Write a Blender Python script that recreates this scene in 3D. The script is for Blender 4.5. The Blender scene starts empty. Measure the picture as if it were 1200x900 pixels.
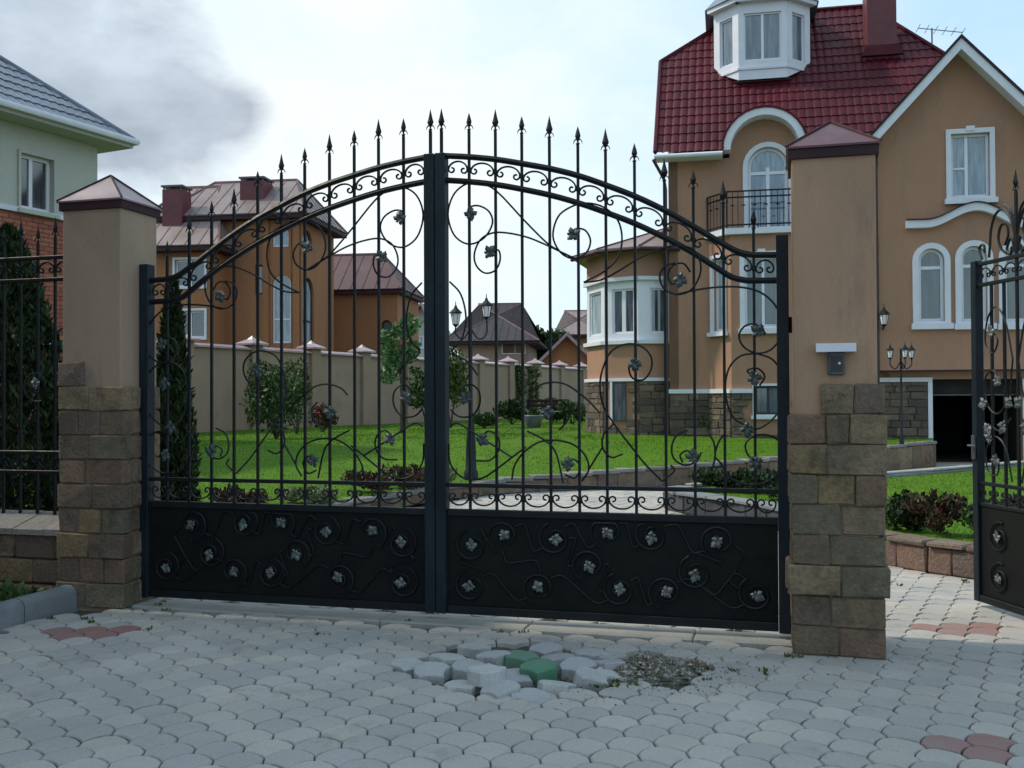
import bpy, bmesh, math, random
import numpy as np
from mathutils import Vector, Matrix
from mathutils.geometry import tessellate_polygon

# ------------------------------------------------------------------ camera, world, sun, exposure
SC = bpy.context.scene
COL = SC.collection
CAM_H, FPX = 1.5, 1167.0
PITCH, ROLL = math.radians(0.83), math.radians(-0.25)
cam_data = bpy.data.cameras.new('camera')
cam = bpy.data.objects.new('camera', cam_data)
COL.objects.link(cam)
SC.camera = cam
cam_data.sensor_width = 36.0
cam_data.lens = 36.0 * FPX / 1200.0
cam_data.clip_start = 0.05
cam_data.clip_end = 6000
CAM_R = Matrix.Rotation(math.pi / 2 + PITCH, 4, 'X') @ Matrix.Rotation(ROLL, 4, 'Z')
cam.matrix_basis = Matrix.Translation((0, 0, CAM_H)) @ CAM_R

SC.view_settings.view_transform = 'Standard'
SC.view_settings.look = 'None'
SC.view_settings.gamma = 1
SC.view_settings.exposure = 0.30
try:
    SC.cycles.max_bounces = 6
    SC.cycles.use_denoising = True
except Exception:
    pass

SUN_AZ, SUN_EL = math.radians(-76), math.radians(47)      # azimuth clockwise from +Y
world = bpy.data.worlds.new('World')
SC.world = world
world.use_nodes = True
nt = world.node_tree
N, L = nt.nodes, nt.links
bg = N['Background']
bg.inputs[1].default_value = 0.15
sky = N.new('ShaderNodeTexSky')
sky.sky_type = 'NISHITA'
sky.sun_disc = False
sky.sun_elevation = SUN_EL
sky.sun_rotation = SUN_AZ
sky.air_density = 1.0
sky.dust_density = 1.2
tc = N.new('ShaderNodeTexCoord')
mp = N.new('ShaderNodeMapping'); mp.inputs['Scale'].default_value = (1, 1, 1.9)
L.new(tc.outputs['Generated'], mp.inputs[0])
def wn(scale, det, rough, off=0.0):
    n = N.new('ShaderNodeTexNoise'); n.inputs['Scale'].default_value = scale
    n.inputs['Detail'].default_value = det; n.inputs['Roughness'].default_value = rough
    n.inputs['Distortion'].default_value = off
    L.new(mp.outputs[0], n.inputs['Vector']); return n
def wmath(op, a, b=None, clamp=False):
    m = N.new('ShaderNodeMath'); m.operation = op; m.use_clamp = clamp
    for i, x in enumerate((a, b)):
        if x is None: continue
        if isinstance(x, (int, float)): m.inputs[i].default_value = x
        else: L.new(x, m.inputs[i])
    return m.outputs[0]
def wramp(x, stops):
    r = N.new('ShaderNodeValToRGB'); L.new(x, r.inputs[0])
    el = r.color_ramp.elements
    while len(el) < len(stops): el.new(0.5)
    for e, (p, c) in zip(el, stops): e.position = p; e.color = (*c, 1)
    return r.outputs[0]
def wmix(f, a, b):
    m = N.new('ShaderNodeMix'); m.data_type = 'RGBA'
    if isinstance(f, (int, float)): m.inputs[0].default_value = f
    else: L.new(f, m.inputs[0])
    for i, x in ((6, a), (7, b)):
        if isinstance(x, tuple): m.inputs[i].default_value = (*x, 1)
        else: L.new(x, m.inputs[i])
    return m.outputs[2]
def ray(u, v):
    return (CAM_R.to_3x3() @ Vector(((u - 600) / FPX, -(v - 450) / FPX, -1))).normalized()
# the blue is lifted into a bright milky haze with thin cloud, and one grey cloud bank stands in the upper left
hz = wmix(0.74, sky.outputs[0], (3.5, 5.1, 6.2))
veil = wramp(wn(2.2, 6, 0.55, 0.3).outputs[0], [(0.42, (0, 0, 0)), (0.68, (1, 1, 1))])
CLOUDW = (5.3, 5.75, 5.85)
def lobe(u, v, rad, soft):
    d = ray(u, v)
    vd = N.new('ShaderNodeVectorMath'); vd.operation = 'DOT_PRODUCT'
    nv = N.new('ShaderNodeVectorMath'); nv.operation = 'NORMALIZE'
    L.new(tc.outputs['Generated'], nv.inputs[0]); L.new(nv.outputs[0], vd.inputs[0]); vd.inputs[1].default_value = d
    ang = wmath('ARCCOSINE', wmath('MINIMUM', vd.outputs['Value'], 0.99999))
    nz = wmath('MULTIPLY', wmath('SUBTRACT', wn(9.0, 8, 0.62, 0.3).outputs[0], 0.5), rad * 1.5)
    a2 = wmath('ADD', ang, nz)
    return wmath('SUBTRACT', 1.0, wmath('DIVIDE', wmath('SUBTRACT', a2, rad - soft), 2 * soft, True), True)
white = lobe(400, 230, 0.33, 0.24)
vf = wmath('MAXIMUM', wmath('MULTIPLY', veil, 0.55), white)
c1 = wmix(vf, hz, CLOUDW)
g = None
for (u, v, r_, s_) in ((-100, 110, 0.16, 0.035), (40, 85, 0.10, 0.028), (140, 112, 0.09, 0.024), (212, 138, 0.055, 0.02), (265, 136, 0.032, 0.014), (-330, 70, 0.2, 0.06)):
    x = lobe(u, v, r_, s_)
    g = x if g is None else wmath('MAXIMUM', g, x)
greyc = wmix(wramp(wn(7.5, 6, 0.55).outputs[0], [(.35,(0,0,0)),(.68,(1,1,1))]), (2.0, 2.35, 2.85), (3.5, 3.95, 4.5))
c2 = wmix(wmath('MULTIPLY', g, 0.9), c1, greyc)
L.new(c2, bg.inputs[0])

sun_d = bpy.data.lights.new('sun', 'SUN')
sun_d.energy = 2.6
sun_d.angle = math.radians(3.0)
sun_d.color = (1.0, 0.90, 0.74)
sun = bpy.data.objects.new('sun', sun_d)
COL.objects.link(sun)
sdir = Vector((math.sin(SUN_AZ) * math.cos(SUN_EL), math.cos(SUN_AZ) * math.cos(SUN_EL), math.sin(SUN_EL)))
sun.rotation_euler = sdir.to_track_quat('Z', 'Y').to_euler()

# ------------------------------------------------------------------ helpers
RND = random.Random(11)
CP = Vector((0, 0, CAM_H))
def hit_z(u, v, z):
    d = ray(u, v); t = (z - CAM_H) / d.z
    return CP + d * t
def at_d(u, v, dep):
    d = ray(u, v); return CP + d * (dep / d.y)
def frame(o, ang):
    """frame with x along the facade, y pointing away from the road, z up"""
    return Matrix.Translation(o) @ Matrix.Rotation(ang, 4, 'Z')
def hitF(F, u, v, b=0.0):
    Fi = F.inverted(); o = Fi @ CP; d = Fi.to_3x3() @ ray(u, v)
    t = (b - o.y) / d.y
    p = o + d * t
    return p.x, p.z
WM = {}
def wmof(o):
    return WM.get(o.name, Matrix.Identity(4)) if o is not None else Matrix.Identity(4)
def tag(o, label=None, cat=None, group=None, kind=None):
    if label: o['label'] = label
    if cat: o['category'] = cat
    if group: o['group'] = group
    if kind: o['kind'] = kind
    return o
def thing(name, label, cat, F=None, group=None):
    o = bpy.data.objects.new(name, None); COL.objects.link(o)
    o.empty_display_size = 0.1
    F = F or Matrix.Identity(4)
    o.matrix_basis = F; WM[o.name] = F.copy()
    return tag(o, label, cat, group)
def link(name, mesh, parent, A=None, label=None):
    """an object whose mesh lives in frame A (world) """
    o = bpy.data.objects.new(name, mesh); COL.objects.link(o)
    A = A if A is not None else wmof(parent)
    if parent is not None:
        o.parent = parent
        o.matrix_basis = wmof(parent).inverted() @ A
    else:
        o.matrix_basis = A
    WM[o.name] = A.copy()
    if label: o['label'] = label
    return o
T = Matrix.Translation
def RZ(a): return Matrix.Rotation(a, 4, 'Z')
def RY(a): return Matrix.Rotation(a, 4, 'Y')
def RX(a): return Matrix.Rotation(a, 4, 'X')

class MB:
    def __init__(s): s.v = []; s.f = []; s.t = []
    def add(s, vs, fs, M=None):
        n = len(s.v)
        s.v += [tuple(M @ Vector(p)) if M is not None else tuple(p) for p in vs]
        s.f += [tuple(i + n for i in f) for f in fs]
        return s
    def box(s, x0, x1, y0, y1, z0, z1, M=None):
        return s.add([(x0,y0,z0),(x1,y0,z0),(x1,y1,z0),(x0,y1,z0),(x0,y0,z1),(x1,y0,z1),(x1,y1,z1),(x0,y1,z1)],
              [(0,3,2,1),(4,5,6,7),(0,1,5,4),(1,2,6,5),(2,3,7,6),(3,0,4,7)], M)
    def stone(s, x0, x1, y0, y1, z0, z1, c=0.012, j=0.004, M=None, r=RND):
        """chamfered block, 26 faces, slightly uneven"""
        c = min(c, (x1-x0)*.3, (y1-y0)*.3, (z1-z0)*.3)
        vs = []; idx = {}
        lo = (x0, y0, z0); hi = (x1, y1, z1)
        for sx in (0, 1):
            for sy in (0, 1):
                for sz in (0, 1):
                    sg = (sx, sy, sz)
                    for a in range(3):
                        p = []
                        for k in range(3):
                            e = hi[k] if sg[k] else lo[k]
                            if k != a: e += -c if sg[k] else c
                            p.append(e + r.uniform(-j, j))
                        idx[(sx, sy, sz, a)] = len(vs); vs.append(p)
        fs = []
        def g(sg, a): return idx[(*sg, a)]
        for a in range(3):
            o = [k for k in range(3) if k != a]
            for sa in (0, 1):
                q = []
                for (p0, p1) in ((0,0),(1,0),(1,1),(0,1)):
                    sg = [0,0,0]; sg[a] = sa; sg[o[0]] = p0; sg[o[1]] = p1
                    q.append(g(sg, a))
                fs.append(tuple(q))
            for p0 in (0, 1):
                for p1 in (0, 1):
                    sg0 = [0,0,0]; sg0[o[0]] = p0; sg0[o[1]] = p1; sg1 = list(sg0); sg1[a] = 1
                    fs.append((g(sg0,o[0]), g(sg1,o[0]), g(sg1,o[1]), g(sg0,o[1])))
        for sx in (0, 1):
            for sy in (0, 1):
                for sz in (0, 1):
                    fs.append(tuple(g((sx,sy,sz), a) for a in range(3)))
        return s.add(vs, fs, M)
    def tube(s, pts, r, n=6, M=None, flat=None, caps=True):
        """r number or list; flat=(axis Vector, ratio) squashes the section"""
        P = [Vector(p) for p in pts]; m = len(P)
        if not isinstance(r, (list, tuple)): r = [r] * m
        vs = []; up = None
        for i in range(m):
            t = (P[min(i+1, m-1)] - P[max(i-1, 0)]).normalized()
            if up is None:
                a = Vector((0,0,1)) if abs(t.z) < .9 else Vector((0,1,0))
                up = (a - t * a.dot(t)).normalized()
            else:
                up = (up - t * up.dot(t)).normalized()
            sd = t.cross(up)
            for k in range(n):
                an = 2*math.pi*(k+.5)/n
                vs.append(P[i] + (up*math.cos(an) + sd*math.sin(an)) * r[i])
        fs = []
        for i in range(m-1):
            for k in range(n):
                a = i*n+k; b = i*n+(k+1) % n
                fs.append((a, b, b+n, a+n))
        if caps:
            fs.append(tuple(range(n-1, -1, -1))); fs.append(tuple((m-1)*n+k for k in range(n)))
        return s.add(vs, fs, M)
    def prism(s, poly, y0, y1, M=None):
        """poly: list of (x, z); extruded along y"""
        n = len(poly)
        vs = [(x, y0, z) for x, z in poly] + [(x, y1, z) for x, z in poly]
        tr = tessellate_polygon([[Vector((x, z, 0)) for x, z in poly]])
        fs = [tuple(t) for t in tr] + [tuple(n+i for i in reversed(t)) for t in tr]
        fs += [(i, (i+1) % n, n+(i+1) % n, n+i) for i in range(n)]
        return s.add(vs, fs, M)
    def ring(s, inner, outer, y0, y1, M=None):
        n = len(inner)
        vs = [(x,y0,z) for x,z in inner]+[(x,y0,z) for x,z in outer]+[(x,y1,z) for x,z in inner]+[(x,y1,z) for x,z in outer]
        fs = []
        for i in range(n):
            j = (i+1) % n
            fs += [(i,j,n+j,n+i), (2*n+j,2*n+i,3*n+i,3*n+j), (i,2*n+i,2*n+j,j), (n+j,3*n+j,3*n+i,n+i)]
        return s.add(vs, fs, M)
    def lathe(s, prof, n=12, M=None):
        vs = []; fs = []
        for r, z in prof:
            for k in range(n):
                a = 2*math.pi*k/n; vs.append((r*math.cos(a), r*math.sin(a), z))
        for i in range(len(prof)-1):
            for k in range(n):
                a = i*n+k; b = i*n+(k+1) % n; fs.append((a,b,b+n,a+n))
        fs.append(tuple(range(n-1,-1,-1))); fs.append(tuple((len(prof)-1)*n+k for k in range(n)))
        return s.add(vs, fs, M)
    def mesh(s, name, mat, smooth=False, fix=True):
        me = bpy.data.meshes.new(name)
        me.from_pydata(s.v, [], s.f); me.update()
        if fix:
            bm = bmesh.new(); bm.from_mesh(me)
            bmesh.ops.recalc_face_normals(bm, faces=bm.faces); bm.to_mesh(me); bm.free()
        if mat: me.materials.append(mat)
        if smooth:
            me.polygons.foreach_set('use_smooth', [True]*len(me.polygons))
            try: me.set_sharp_from_angle(angle=math.radians(smooth if smooth is not True else 40))
            except Exception: pass
        return me
    def build(s, name, mat, parent=None, A=None, smooth=False, fix=True, label=None):
        """mesh coordinates are in frame A (default: parent's own frame)"""
        return link(name, s.mesh(name, mat, smooth, fix), parent, A, label)

def structure(o): o['kind'] = 'structure'; return o
def spline(pts, k=6):
    """Catmull-Rom through 2-D/3-D points"""
    P = [Vector((*p, 0)) if len(p) == 2 else Vector(p) for p in pts]
    P = [P[0]*2-P[1]] + P + [P[-1]*2-P[-2]]
    out = []
    for i in range(1, len(P)-2):
        for j in range(k):
            t = j/k; a, b, c, d = P[i-1:i+3]
            out.append(.5*((2*b)+(c-a)*t+(2*a-5*b+4*c-d)*t*t+(3*b-a-3*c+d)*t**3))
    out.append(P[-2]); return out

# ------------------------------------------------------------------ materials
def _nodes(name):
    m = bpy.data.materials.new(name); m.use_nodes = True
    return m, m.node_tree.nodes, m.node_tree.links, m.node_tree.nodes['Principled BSDF']
def pmat(name, col, col2=None, rough=.7, metal=0.0, scale=6.0, amount=1.0, bump=.15, bscale=60.0, spec=.5,
         objvar=0.0, ramp=None, tint=False, stretch=(1,1,1), coat=0.0, detail=4, dirt=None, grain=.12, bdist=.01, lo=.35, hi=.65):
    m, n, l, p = _nodes(name)
    geo = n.new('ShaderNodeNewGeometry')
    mp = n.new('ShaderNodeMapping'); mp.inputs['Scale'].default_value = stretch
    l.new(geo.outputs['Position'], mp.inputs[0])
    def noise(sc, d=detail, r=.6):
        x = n.new('ShaderNodeTexNoise'); x.inputs['Scale'].default_value = sc
        x.inputs['Detail'].default_value = d; x.inputs['Roughness'].default_value = r
        l.new(mp.outputs[0], x.inputs['Vector']); return x.outputs[0]
    def mixc(f, a, b, bt='MIX'):
        x = n.new('ShaderNodeMix'); x.data_type = 'RGBA'; x.blend_type = bt
        if isinstance(f, (float, int)): x.inputs[0].default_value = f
        else: l.new(f, x.inputs[0])
        for i, c in ((6, a), (7, b)):
            if isinstance(c, tuple): x.inputs[i].default_value = (*c[:3], 1)
            else: l.new(c, x.inputs[i])
        return x.outputs[2]
    def mr(x, a, b, c, d):
        q = n.new('ShaderNodeMapRange'); l.new(x, q.inputs[0])
        for i, val in enumerate((a, b, c, d)): q.inputs[i+1].default_value = val
        return q.outputs[0]
    base = tuple(col)
    if ramp:
        oi = n.new('ShaderNodeObjectInfo'); cr = n.new('ShaderNodeValToRGB')
        cr.color_ramp.interpolation = 'CONSTANT'
        el = cr.color_ramp.elements
        while len(el) < len(ramp): el.new(.5)
        for i, (e, c) in enumerate(zip(el, ramp)): e.position = i/len(ramp); e.color = (*c, 1)
        l.new(oi.outputs['Random'], cr.inputs[0]); base = cr.outputs[0]
    if tint:
        at = n.new('ShaderNodeAttribute'); at.attribute_name = 'tint'; base = at.outputs['Color']
    if col2 is not None:
        f = mr(noise(scale), lo, hi, 0, amount)
        base = mixc(f, base, tuple(col2))
    if dirt is not None:      # (colour, scale, threshold, strength)
        f = mr(noise(dirt[1], 8, .7), dirt[2], dirt[2]+.12, 0, dirt[3])
        base = mixc(f, base, tuple(dirt[0]))
    if objvar:
        oi = n.new('ShaderNodeObjectInfo'); hs = n.new('ShaderNodeHueSaturation')
        if isinstance(base, tuple): hs.inputs['Color'].default_value = (*base, 1)
        else: l.new(base, hs.inputs['Color'])
        l.new(mr(oi.outputs['Random'], 0, 1, 1-objvar, 1+objvar), hs.inputs['Value']); base = hs.outputs[0]
    # fine grain in value
    gr = mr(noise(bscale*.8, 3, .7), .3, .7, 1-grain, 1+grain)
    vm = n.new('ShaderNodeVectorMath'); vm.operation = 'SCALE'
    if isinstance(base, tuple): vm.inputs[0].default_value = base
    else: l.new(base, vm.inputs[0])
    l.new(gr, vm.inputs['Scale'])
    l.new(vm.outputs[0], p.inputs['Base Color'])
    rr = mr(noise(scale*2.3), .3, .7, max(0, rough-.08), min(1, rough+.08)); l.new(rr, p.inputs['Roughness'])
    p.inputs['Metallic'].default_value = metal
    p.inputs['Specular IOR Level'].default_value = spec
    if coat: p.inputs['Coat Weight'].default_value = coat; p.inputs['Coat Roughness'].default_value = .15
    if bump:
        b = n.new('ShaderNodeBump'); b.inputs['Strength'].default_value = bump; b.inputs['Distance'].default_value = bdist
        l.new(noise(bscale, 6, .65), b.inputs['Height']); l.new(b.outputs[0], p.inputs['Normal'])
    return m
STONE_RAMP = [tuple(q*1.35*w for q, w in zip(t, (1.32, 1.06, .82))) for t in [(.13,.115,.095),(.10,.09,.08),(.155,.14,.11),(.085,.075,.072),(.12,.095,.085),(.145,.135,.115),(.11,.10,.105),(.15,.13,.085),(.095,.10,.085),(.13,.10,.09)]]
MT = {}
MT['iron'] = pmat('black_iron_paint', (.004,.006,.008), (.008,.011,.013), rough=.5, spec=.25, scale=9, bump=.12, bscale=70, dirt=((.05,.045,.035),14,.62,.35))
MT['iron_blue'] = pmat('painted_steel_post', (.005,.011,.017), (.013,.022,.029), rough=.5, spec=.22, scale=5, bump=.15, bscale=50, stretch=(1,1,.35))
MT['iron_leaf'] = pmat('silvered_iron_leaf', (.17,.19,.19), (.05,.065,.065), rough=.5, metal=.3, scale=30, bump=.3, bscale=120)
MT['iron_leaf_dark'] = pmat('dark_iron_leaf', (.03,.045,.045), (.08,.10,.10), rough=.45, metal=.3, scale=30, bump=.3, bscale=120)
MT['panel'] = pmat('gate_sheet_steel', (.003,.004,.004), (.006,.008,.007), rough=.65, scale=3, bump=.1, bscale=30, spec=.2)
MT['stucco'] = pmat('pillar_stucco', (.40,.245,.155), (.345,.215,.14), rough=.9, scale=2.2, grain=.06, bump=.3, bscale=140, dirt=((.17,.14,.11),2.6,.54,.55), stretch=(1,1,.28))
MT['stucco_l'] = pmat('weathered_stucco', (.33,.24,.17), (.27,.20,.15), rough=.9, scale=2.4, grain=.06, bump=.3, bscale=140, dirt=((.12,.115,.10),3.4,.55,.5), stretch=(1,1,.3))
MT['house'] = pmat('house_stucco', (.385,.215,.14), (.33,.19,.125), rough=.92, scale=.9, bump=.25, bscale=90, dirt=((.2,.14,.1),1.5,.54,.4), stretch=(1,1,.3))
MT['orange'] = pmat('orange_stucco', (.34,.15,.065), (.28,.125,.06), rough=.92, scale=.7, bump=.2, bscale=40, dirt=((.2,.1,.06),1.2,.55,.4), stretch=(1,1,.3))
MT['wallst'] = pmat('boundary_wall_stucco', (.34,.245,.185), (.28,.20,.155), rough=.92, scale=.8, bump=.2, bscale=60, dirt=((.15,.11,.09),1.0,.58,.4))
MT['greyhouse'] = pmat('grey_green_render', (.46,.48,.44), (.42,.44,.41), rough=.9, scale=1.0, bump=.15, bscale=50)
MT['brickred'] = pmat('red_brick', (.25,.085,.06), ramp=[(.33,.11,.075),(.37,.125,.075),(.29,.09,.07),(.34,.13,.09),(.40,.17,.09)], rough=.9, bump=.3, bscale=80)
MT['mortar'] = pmat('mortar', (.25,.10,.07), (.21,.08,.06), rough=.95, bump=.3, bscale=120)
MT['white'] = pmat('white_plaster_trim', (.68,.70,.76), (.62,.64,.71), rough=.6, scale=3, grain=.03, bump=.04, bscale=40)
MT['pvc'] = pmat('white_window_plastic', (.72,.74,.80), (.68,.70,.77), rough=.35, scale=2, grain=.02, bump=.0, bscale=40)
MT['rooftile'] = pmat('red_metal_tile', (.088,.006,.015), (.055,.005,.011), rough=.5, spec=.22, scale=1.4, bump=.05, bscale=40, coat=.0, dirt=((.07,.02,.02),2.5,.6,.4))
MT['roofgrey'] = pmat('grey_metal_tile', (.13,.15,.21), (.09,.105,.15), rough=.36, scale=2, bump=.05, bscale=40, coat=.3)
MT['roofpink'] = pmat('sky_paled_sheet_roof', (.25,.19,.18), (.18,.125,.12), rough=.42, scale=.8, bump=.05, bscale=20)  # pale tone puts sky glare into the red-brown base colour
MT['roofbrown'] = pmat('brown_red_roof', (.13,.055,.055), (.09,.038,.04), rough=.45, scale=1.2, bump=.1, bscale=20)
MT['roofdark'] = pmat('dark_shingle_roof', (.020,.016,.022), (.034,.025,.032), rough=.7, scale=1.6, bump=.2, bscale=20)
MT['cap'] = pmat('burgundy_sheet_cap', (.12,.035,.045), (.085,.025,.033), spec=.35, rough=.45, scale=3, bump=.05, bscale=30, coat=.3)
MT['capgrey'] = pmat('weathered_sheet_cap', (.36,.26,.28), (.28,.18,.20), rough=.33, scale=3, bump=.05, bscale=30, coat=.2)
MT['capmid'] = pmat('sky_paled_burgundy_cap', (.22,.14,.16), (.15,.085,.10), rough=.36, scale=3, bump=.05, bscale=30, coat=.2)  # burgundy lightened, sky reflection mixed into the base colour
MT['fascia'] = pmat('dark_fascia', (.045,.02,.026), (.032,.016,.02), spec=.25, rough=.7, scale=4)
MT['chim'] = pmat('maroon_chimney_sheet', (.13,.022,.03), (.10,.018,.025), rough=.5, scale=2, bump=.1, bscale=30)
MT['stone'] = pmat('mixed_sandstone', (.1,.1,.1), ramp=STONE_RAMP, col2=(.10,.075,.05), scale=7, amount=.55, rough=.92, bump=.9, bdist=.03, grain=.22, bscale=45, dirt=((.05,.045,.035),4,.54,.7))
MT['stonehouse'] = pmat('plinth_stone', (.1,.1,.1), ramp=[(.16,.115,.085),(.11,.085,.07),(.19,.14,.10),(.09,.07,.06),(.14,.11,.09),(.21,.16,.115)], col2=(.07,.06,.05), scale=6, amount=.5, rough=.92, bump=.9, bdist=.03, grain=.22, bscale=30)
MT['stoneshade'] = pmat('shade_toned_stone', (.075,.08,.09), (.05,.052,.058), rough=.9, scale=7, bump=.9, bdist=.03, bscale=40, objvar=.2)  # bluish dark tone is shade put into the stone colour
MT['stonecap'] = pmat('pale_coping_stone', (.1,.1,.1), ramp=[(.25,.245,.235),(.22,.21,.20),(.28,.27,.25),(.20,.20,.195)], col2=(.15,.145,.13), scale=8, amount=.5, rough=.9, bump=.9, bdist=.03, grain=.22, bscale=40)
MT['stonered'] = pmat('reddish_wall_stone', (.1,.1,.1), ramp=[(.24,.15,.115),(.19,.15,.11),(.22,.13,.11),(.17,.13,.11),(.23,.18,.13)], col2=(.12,.095,.08), scale=8, amount=.5, rough=.92, bump=.9, bdist=.03, grain=.22, bscale=40)
MT['stonemort'] = pmat('dark_joint_mortar', (.06,.055,.05), (.09,.085,.075), rough=.95, bump=.4, bscale=90)
MT['paver'] = pmat('concrete_paver', (.3,.3,.3), tint=True, col2=(.27,.275,.265), scale=.8, amount=.55, rough=.82, bump=.55, bscale=110, dirt=((.19,.19,.165),2.2,.57,.55), spec=.45)
MT['sand'] = pmat('joint_sand', (.05,.05,.045), (.085,.08,.065), rough=1, scale=14, bump=.6, bscale=120)
MT['bedding'] = pmat('bedding_sand', (.15,.14,.11), (.10,.095,.08), rough=1, scale=9, bump=.9, bscale=70)
MT['concrete'] = pmat('pale_concrete', (.34,.335,.31), (.29,.285,.26), rough=.9, scale=4, bump=.4, bscale=80, dirt=((.16,.16,.13),5,.6,.5))
MT['kerb'] = pmat('kerb_concrete', (.20,.215,.23), (.15,.165,.18), rough=.85, scale=4, bump=.4, bscale=80)
MT['drive'] = pmat('inner_drive_concrete', (.38,.38,.37), (.33,.33,.32), rough=.85, scale=1.5, bump=.3, bscale=40)
MT['lawn'] = pmat('lawn_turf', (.055,.135,.009), (.085,.17,.012), rough=.95, scale=1.1, bump=.8, bscale=25, dirt=((.06,.12,.012),.5,.5,.6), spec=.1)
MT['blade'] = pmat('grass_blade', (.075,.175,.011), (.11,.215,.015), rough=.8, scale=2.5, bump=0, spec=.15, lo=.4, hi=.6)
MT['earth'] = pmat('distant_ground', (.07,.085,.04), (.10,.10,.06), rough=1, scale=.05, bump=.2, bscale=2)
MT['soil'] = pmat('planting_soil', (.035,.028,.02), (.05,.04,.028), rough=1, scale=5, bump=.8, bscale=40)
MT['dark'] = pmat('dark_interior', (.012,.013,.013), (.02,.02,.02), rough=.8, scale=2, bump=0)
MT['blackpl'] = pmat('black_plastic', (.02,.022,.025), (.03,.03,.033), rough=.45, scale=12, bump=.1)
MT['greyst'] = pmat('grey_steel', (.10,.11,.12), (.07,.08,.09), rough=.4, metal=.5, scale=14, bump=.1)
MT['bark'] = pmat('bark', (.09,.07,.05), (.05,.04,.03), rough=.95, scale=12, bump=.8, bscale=50)
MT['pipe'] = pmat('dark_downpipe', (.03,.022,.022), (.045,.03,.03), rough=.45, scale=4)
MT['redpaint'] = pmat('red_petals', (.32,.03,.035), (.20,.015,.02), rough=.7, scale=20, bump=0)
MT['gravel'] = pmat('gravel', (.1,.1,.1), tint=True, rough=.95, bump=.5, bscale=90)
def glass(name, base, cu, rough=.06, amt=.6):
    m, n, l, p = _nodes(name)
    geo = n.new('ShaderNodeNewGeometry'); mp = n.new('ShaderNodeMapping'); mp.inputs['Scale'].default_value = (5, 5, .6)
    l.new(geo.outputs['Position'], mp.inputs[0])
    x = n.new('ShaderNodeTexNoise'); x.inputs['Scale'].default_value = 2.2; x.inputs['Detail'].default_value = 3
    l.new(mp.outputs[0], x.inputs['Vector'])
    q = n.new('ShaderNodeMapRange'); q.inputs[1].default_value = .42; q.inputs[2].default_value = .62; q.inputs[4].default_value = amt
    l.new(x.outputs[0], q.inputs[0])
    mx = n.new('ShaderNodeMix'); mx.data_type = 'RGBA'; l.new(q.outputs[0], mx.inputs[0])
    mx.inputs[6].default_value = (*base, 1); mx.inputs[7].default_value = (*cu, 1)
    l.new(mx.outputs[2], p.inputs['Base Color'])
    p.inputs['Roughness'].default_value = rough; p.inputs['Specular IOR Level'].default_value = .9; p.inputs['IOR'].default_value = 1.7
    return m
MT['pane'] = glass('window_pane_dark', (.05,.07,.09), (.16,.21,.26))
MT['panecurt'] = glass('window_pane_curtained', (.10,.15,.20), (.24,.33,.40), amt=.8)
MT['paneblue'] = glass('window_pane_sky', (.22,.33,.40), (.42,.52,.58), amt=.8)
MT['panegreen'] = glass('window_pane_green', (.02,.04,.045), (.08,.12,.12), amt=.5)
def leafmat(name, a, b, sc=1.5, rough=.6):
    m = pmat(name, a, b, rough=rough, scale=sc, bump=0, spec=.25, lo=.38, hi=.62, detail=5)
    return m
MT['thuja'] = leafmat('thuja_foliage', (.012,.026,.010), (.028,.05,.014), 4)
MT['shrub'] = leafmat('shrub_foliage', (.025,.06,.016), (.06,.11,.03), 5)
MT['maple'] = leafmat('sapling_foliage', (.07,.15,.06), (.13,.24,.09), 5)
MT['redleaf'] = leafmat('barberry_foliage', (.06,.015,.015), (.035,.04,.018), 8)
MT['treefar'] = leafmat('far_tree_foliage', (.018,.04,.015), (.04,.075,.022), .6)
MT['vine'] = leafmat('climber_foliage', (.05,.08,.02), (.09,.12,.03), 4)
MT['palegreen'] = leafmat('pale_shrub_foliage', (.10,.14,.06), (.16,.20,.10), 6)

# ------------------------------------------------------------------ ground, pavement, lawns
CRI = (Matrix.Translation((0, 0, CAM_H)) @ CAM_R).inverted()
def proj(p):
    q = CRI @ Vector(p)
    if q.z > -.01: return None
    return 600 + FPX*q.x/-q.z, 450 - FPX*q.y/-q.z, -q.z
GA = math.atan2(-1.24, 4.505)
G = frame((-2.77, 7.44, 0), GA)
GL = 4.673
GC = hitF(G, 512, 500)[0]
def gp(u, v, b=0.0): return hitF(G, u, v, b)

m = MB()
m.add([(-900,-900,-.09),(900,-900,-.09),(900,1800,-.09),(-900,1800,-.09)], [(0,1,2,3)])
structure(m.build('ground', MT['earth']))

# pavement : bedding sheet with scallop pavers lying in it
m = MB()
m.add([(-14,-3,-.034),(14,-3,-.034),(14,17.6,-.034),(-14,17.6,-.034)], [(0,1,2,3)])
pavement = structure(m.build('pavement', MT['sand']))
m = MB(); m.add([(-6,17.6,-.004),(26,17.6,-.004),(26,24.5,.0),(-6,24.5,.0)], [(0,1,2,3)])
structure(m.build('driveway', MT['drive']))
PW, PP, PA = .208, .148, .088
PROT = math.radians(6)
def tile_outline():
    pts = []
    XS = (-.5, -.36, -.13, .13, .36, .5)
    for k in XS:
        x = PW*k; pts.append((x, PA*(1-(2*abs(x)/PW)**2)))
    q = []
    for k in (.5, .3, .12, .0, -.12, -.3, -.5):
        x = PW*k
        xx = abs(x)-PW/2
        q.append((x, -PP + PA*(1-(2*abs(xx)/PW)**2)))
    return [p for p in pts] + q
OUT = tile_outline(); NT = len(OUT)
cy = sum(p[1] for p in OUT)/len(OUT)
def ringscale(g):
    o = []
    for x, y in OUT:
        dx, dy = x, y-cy; r = math.hypot(dx, dy)
        o.append((x - dx/r*g, y - dy/r*g))
    return o
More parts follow.
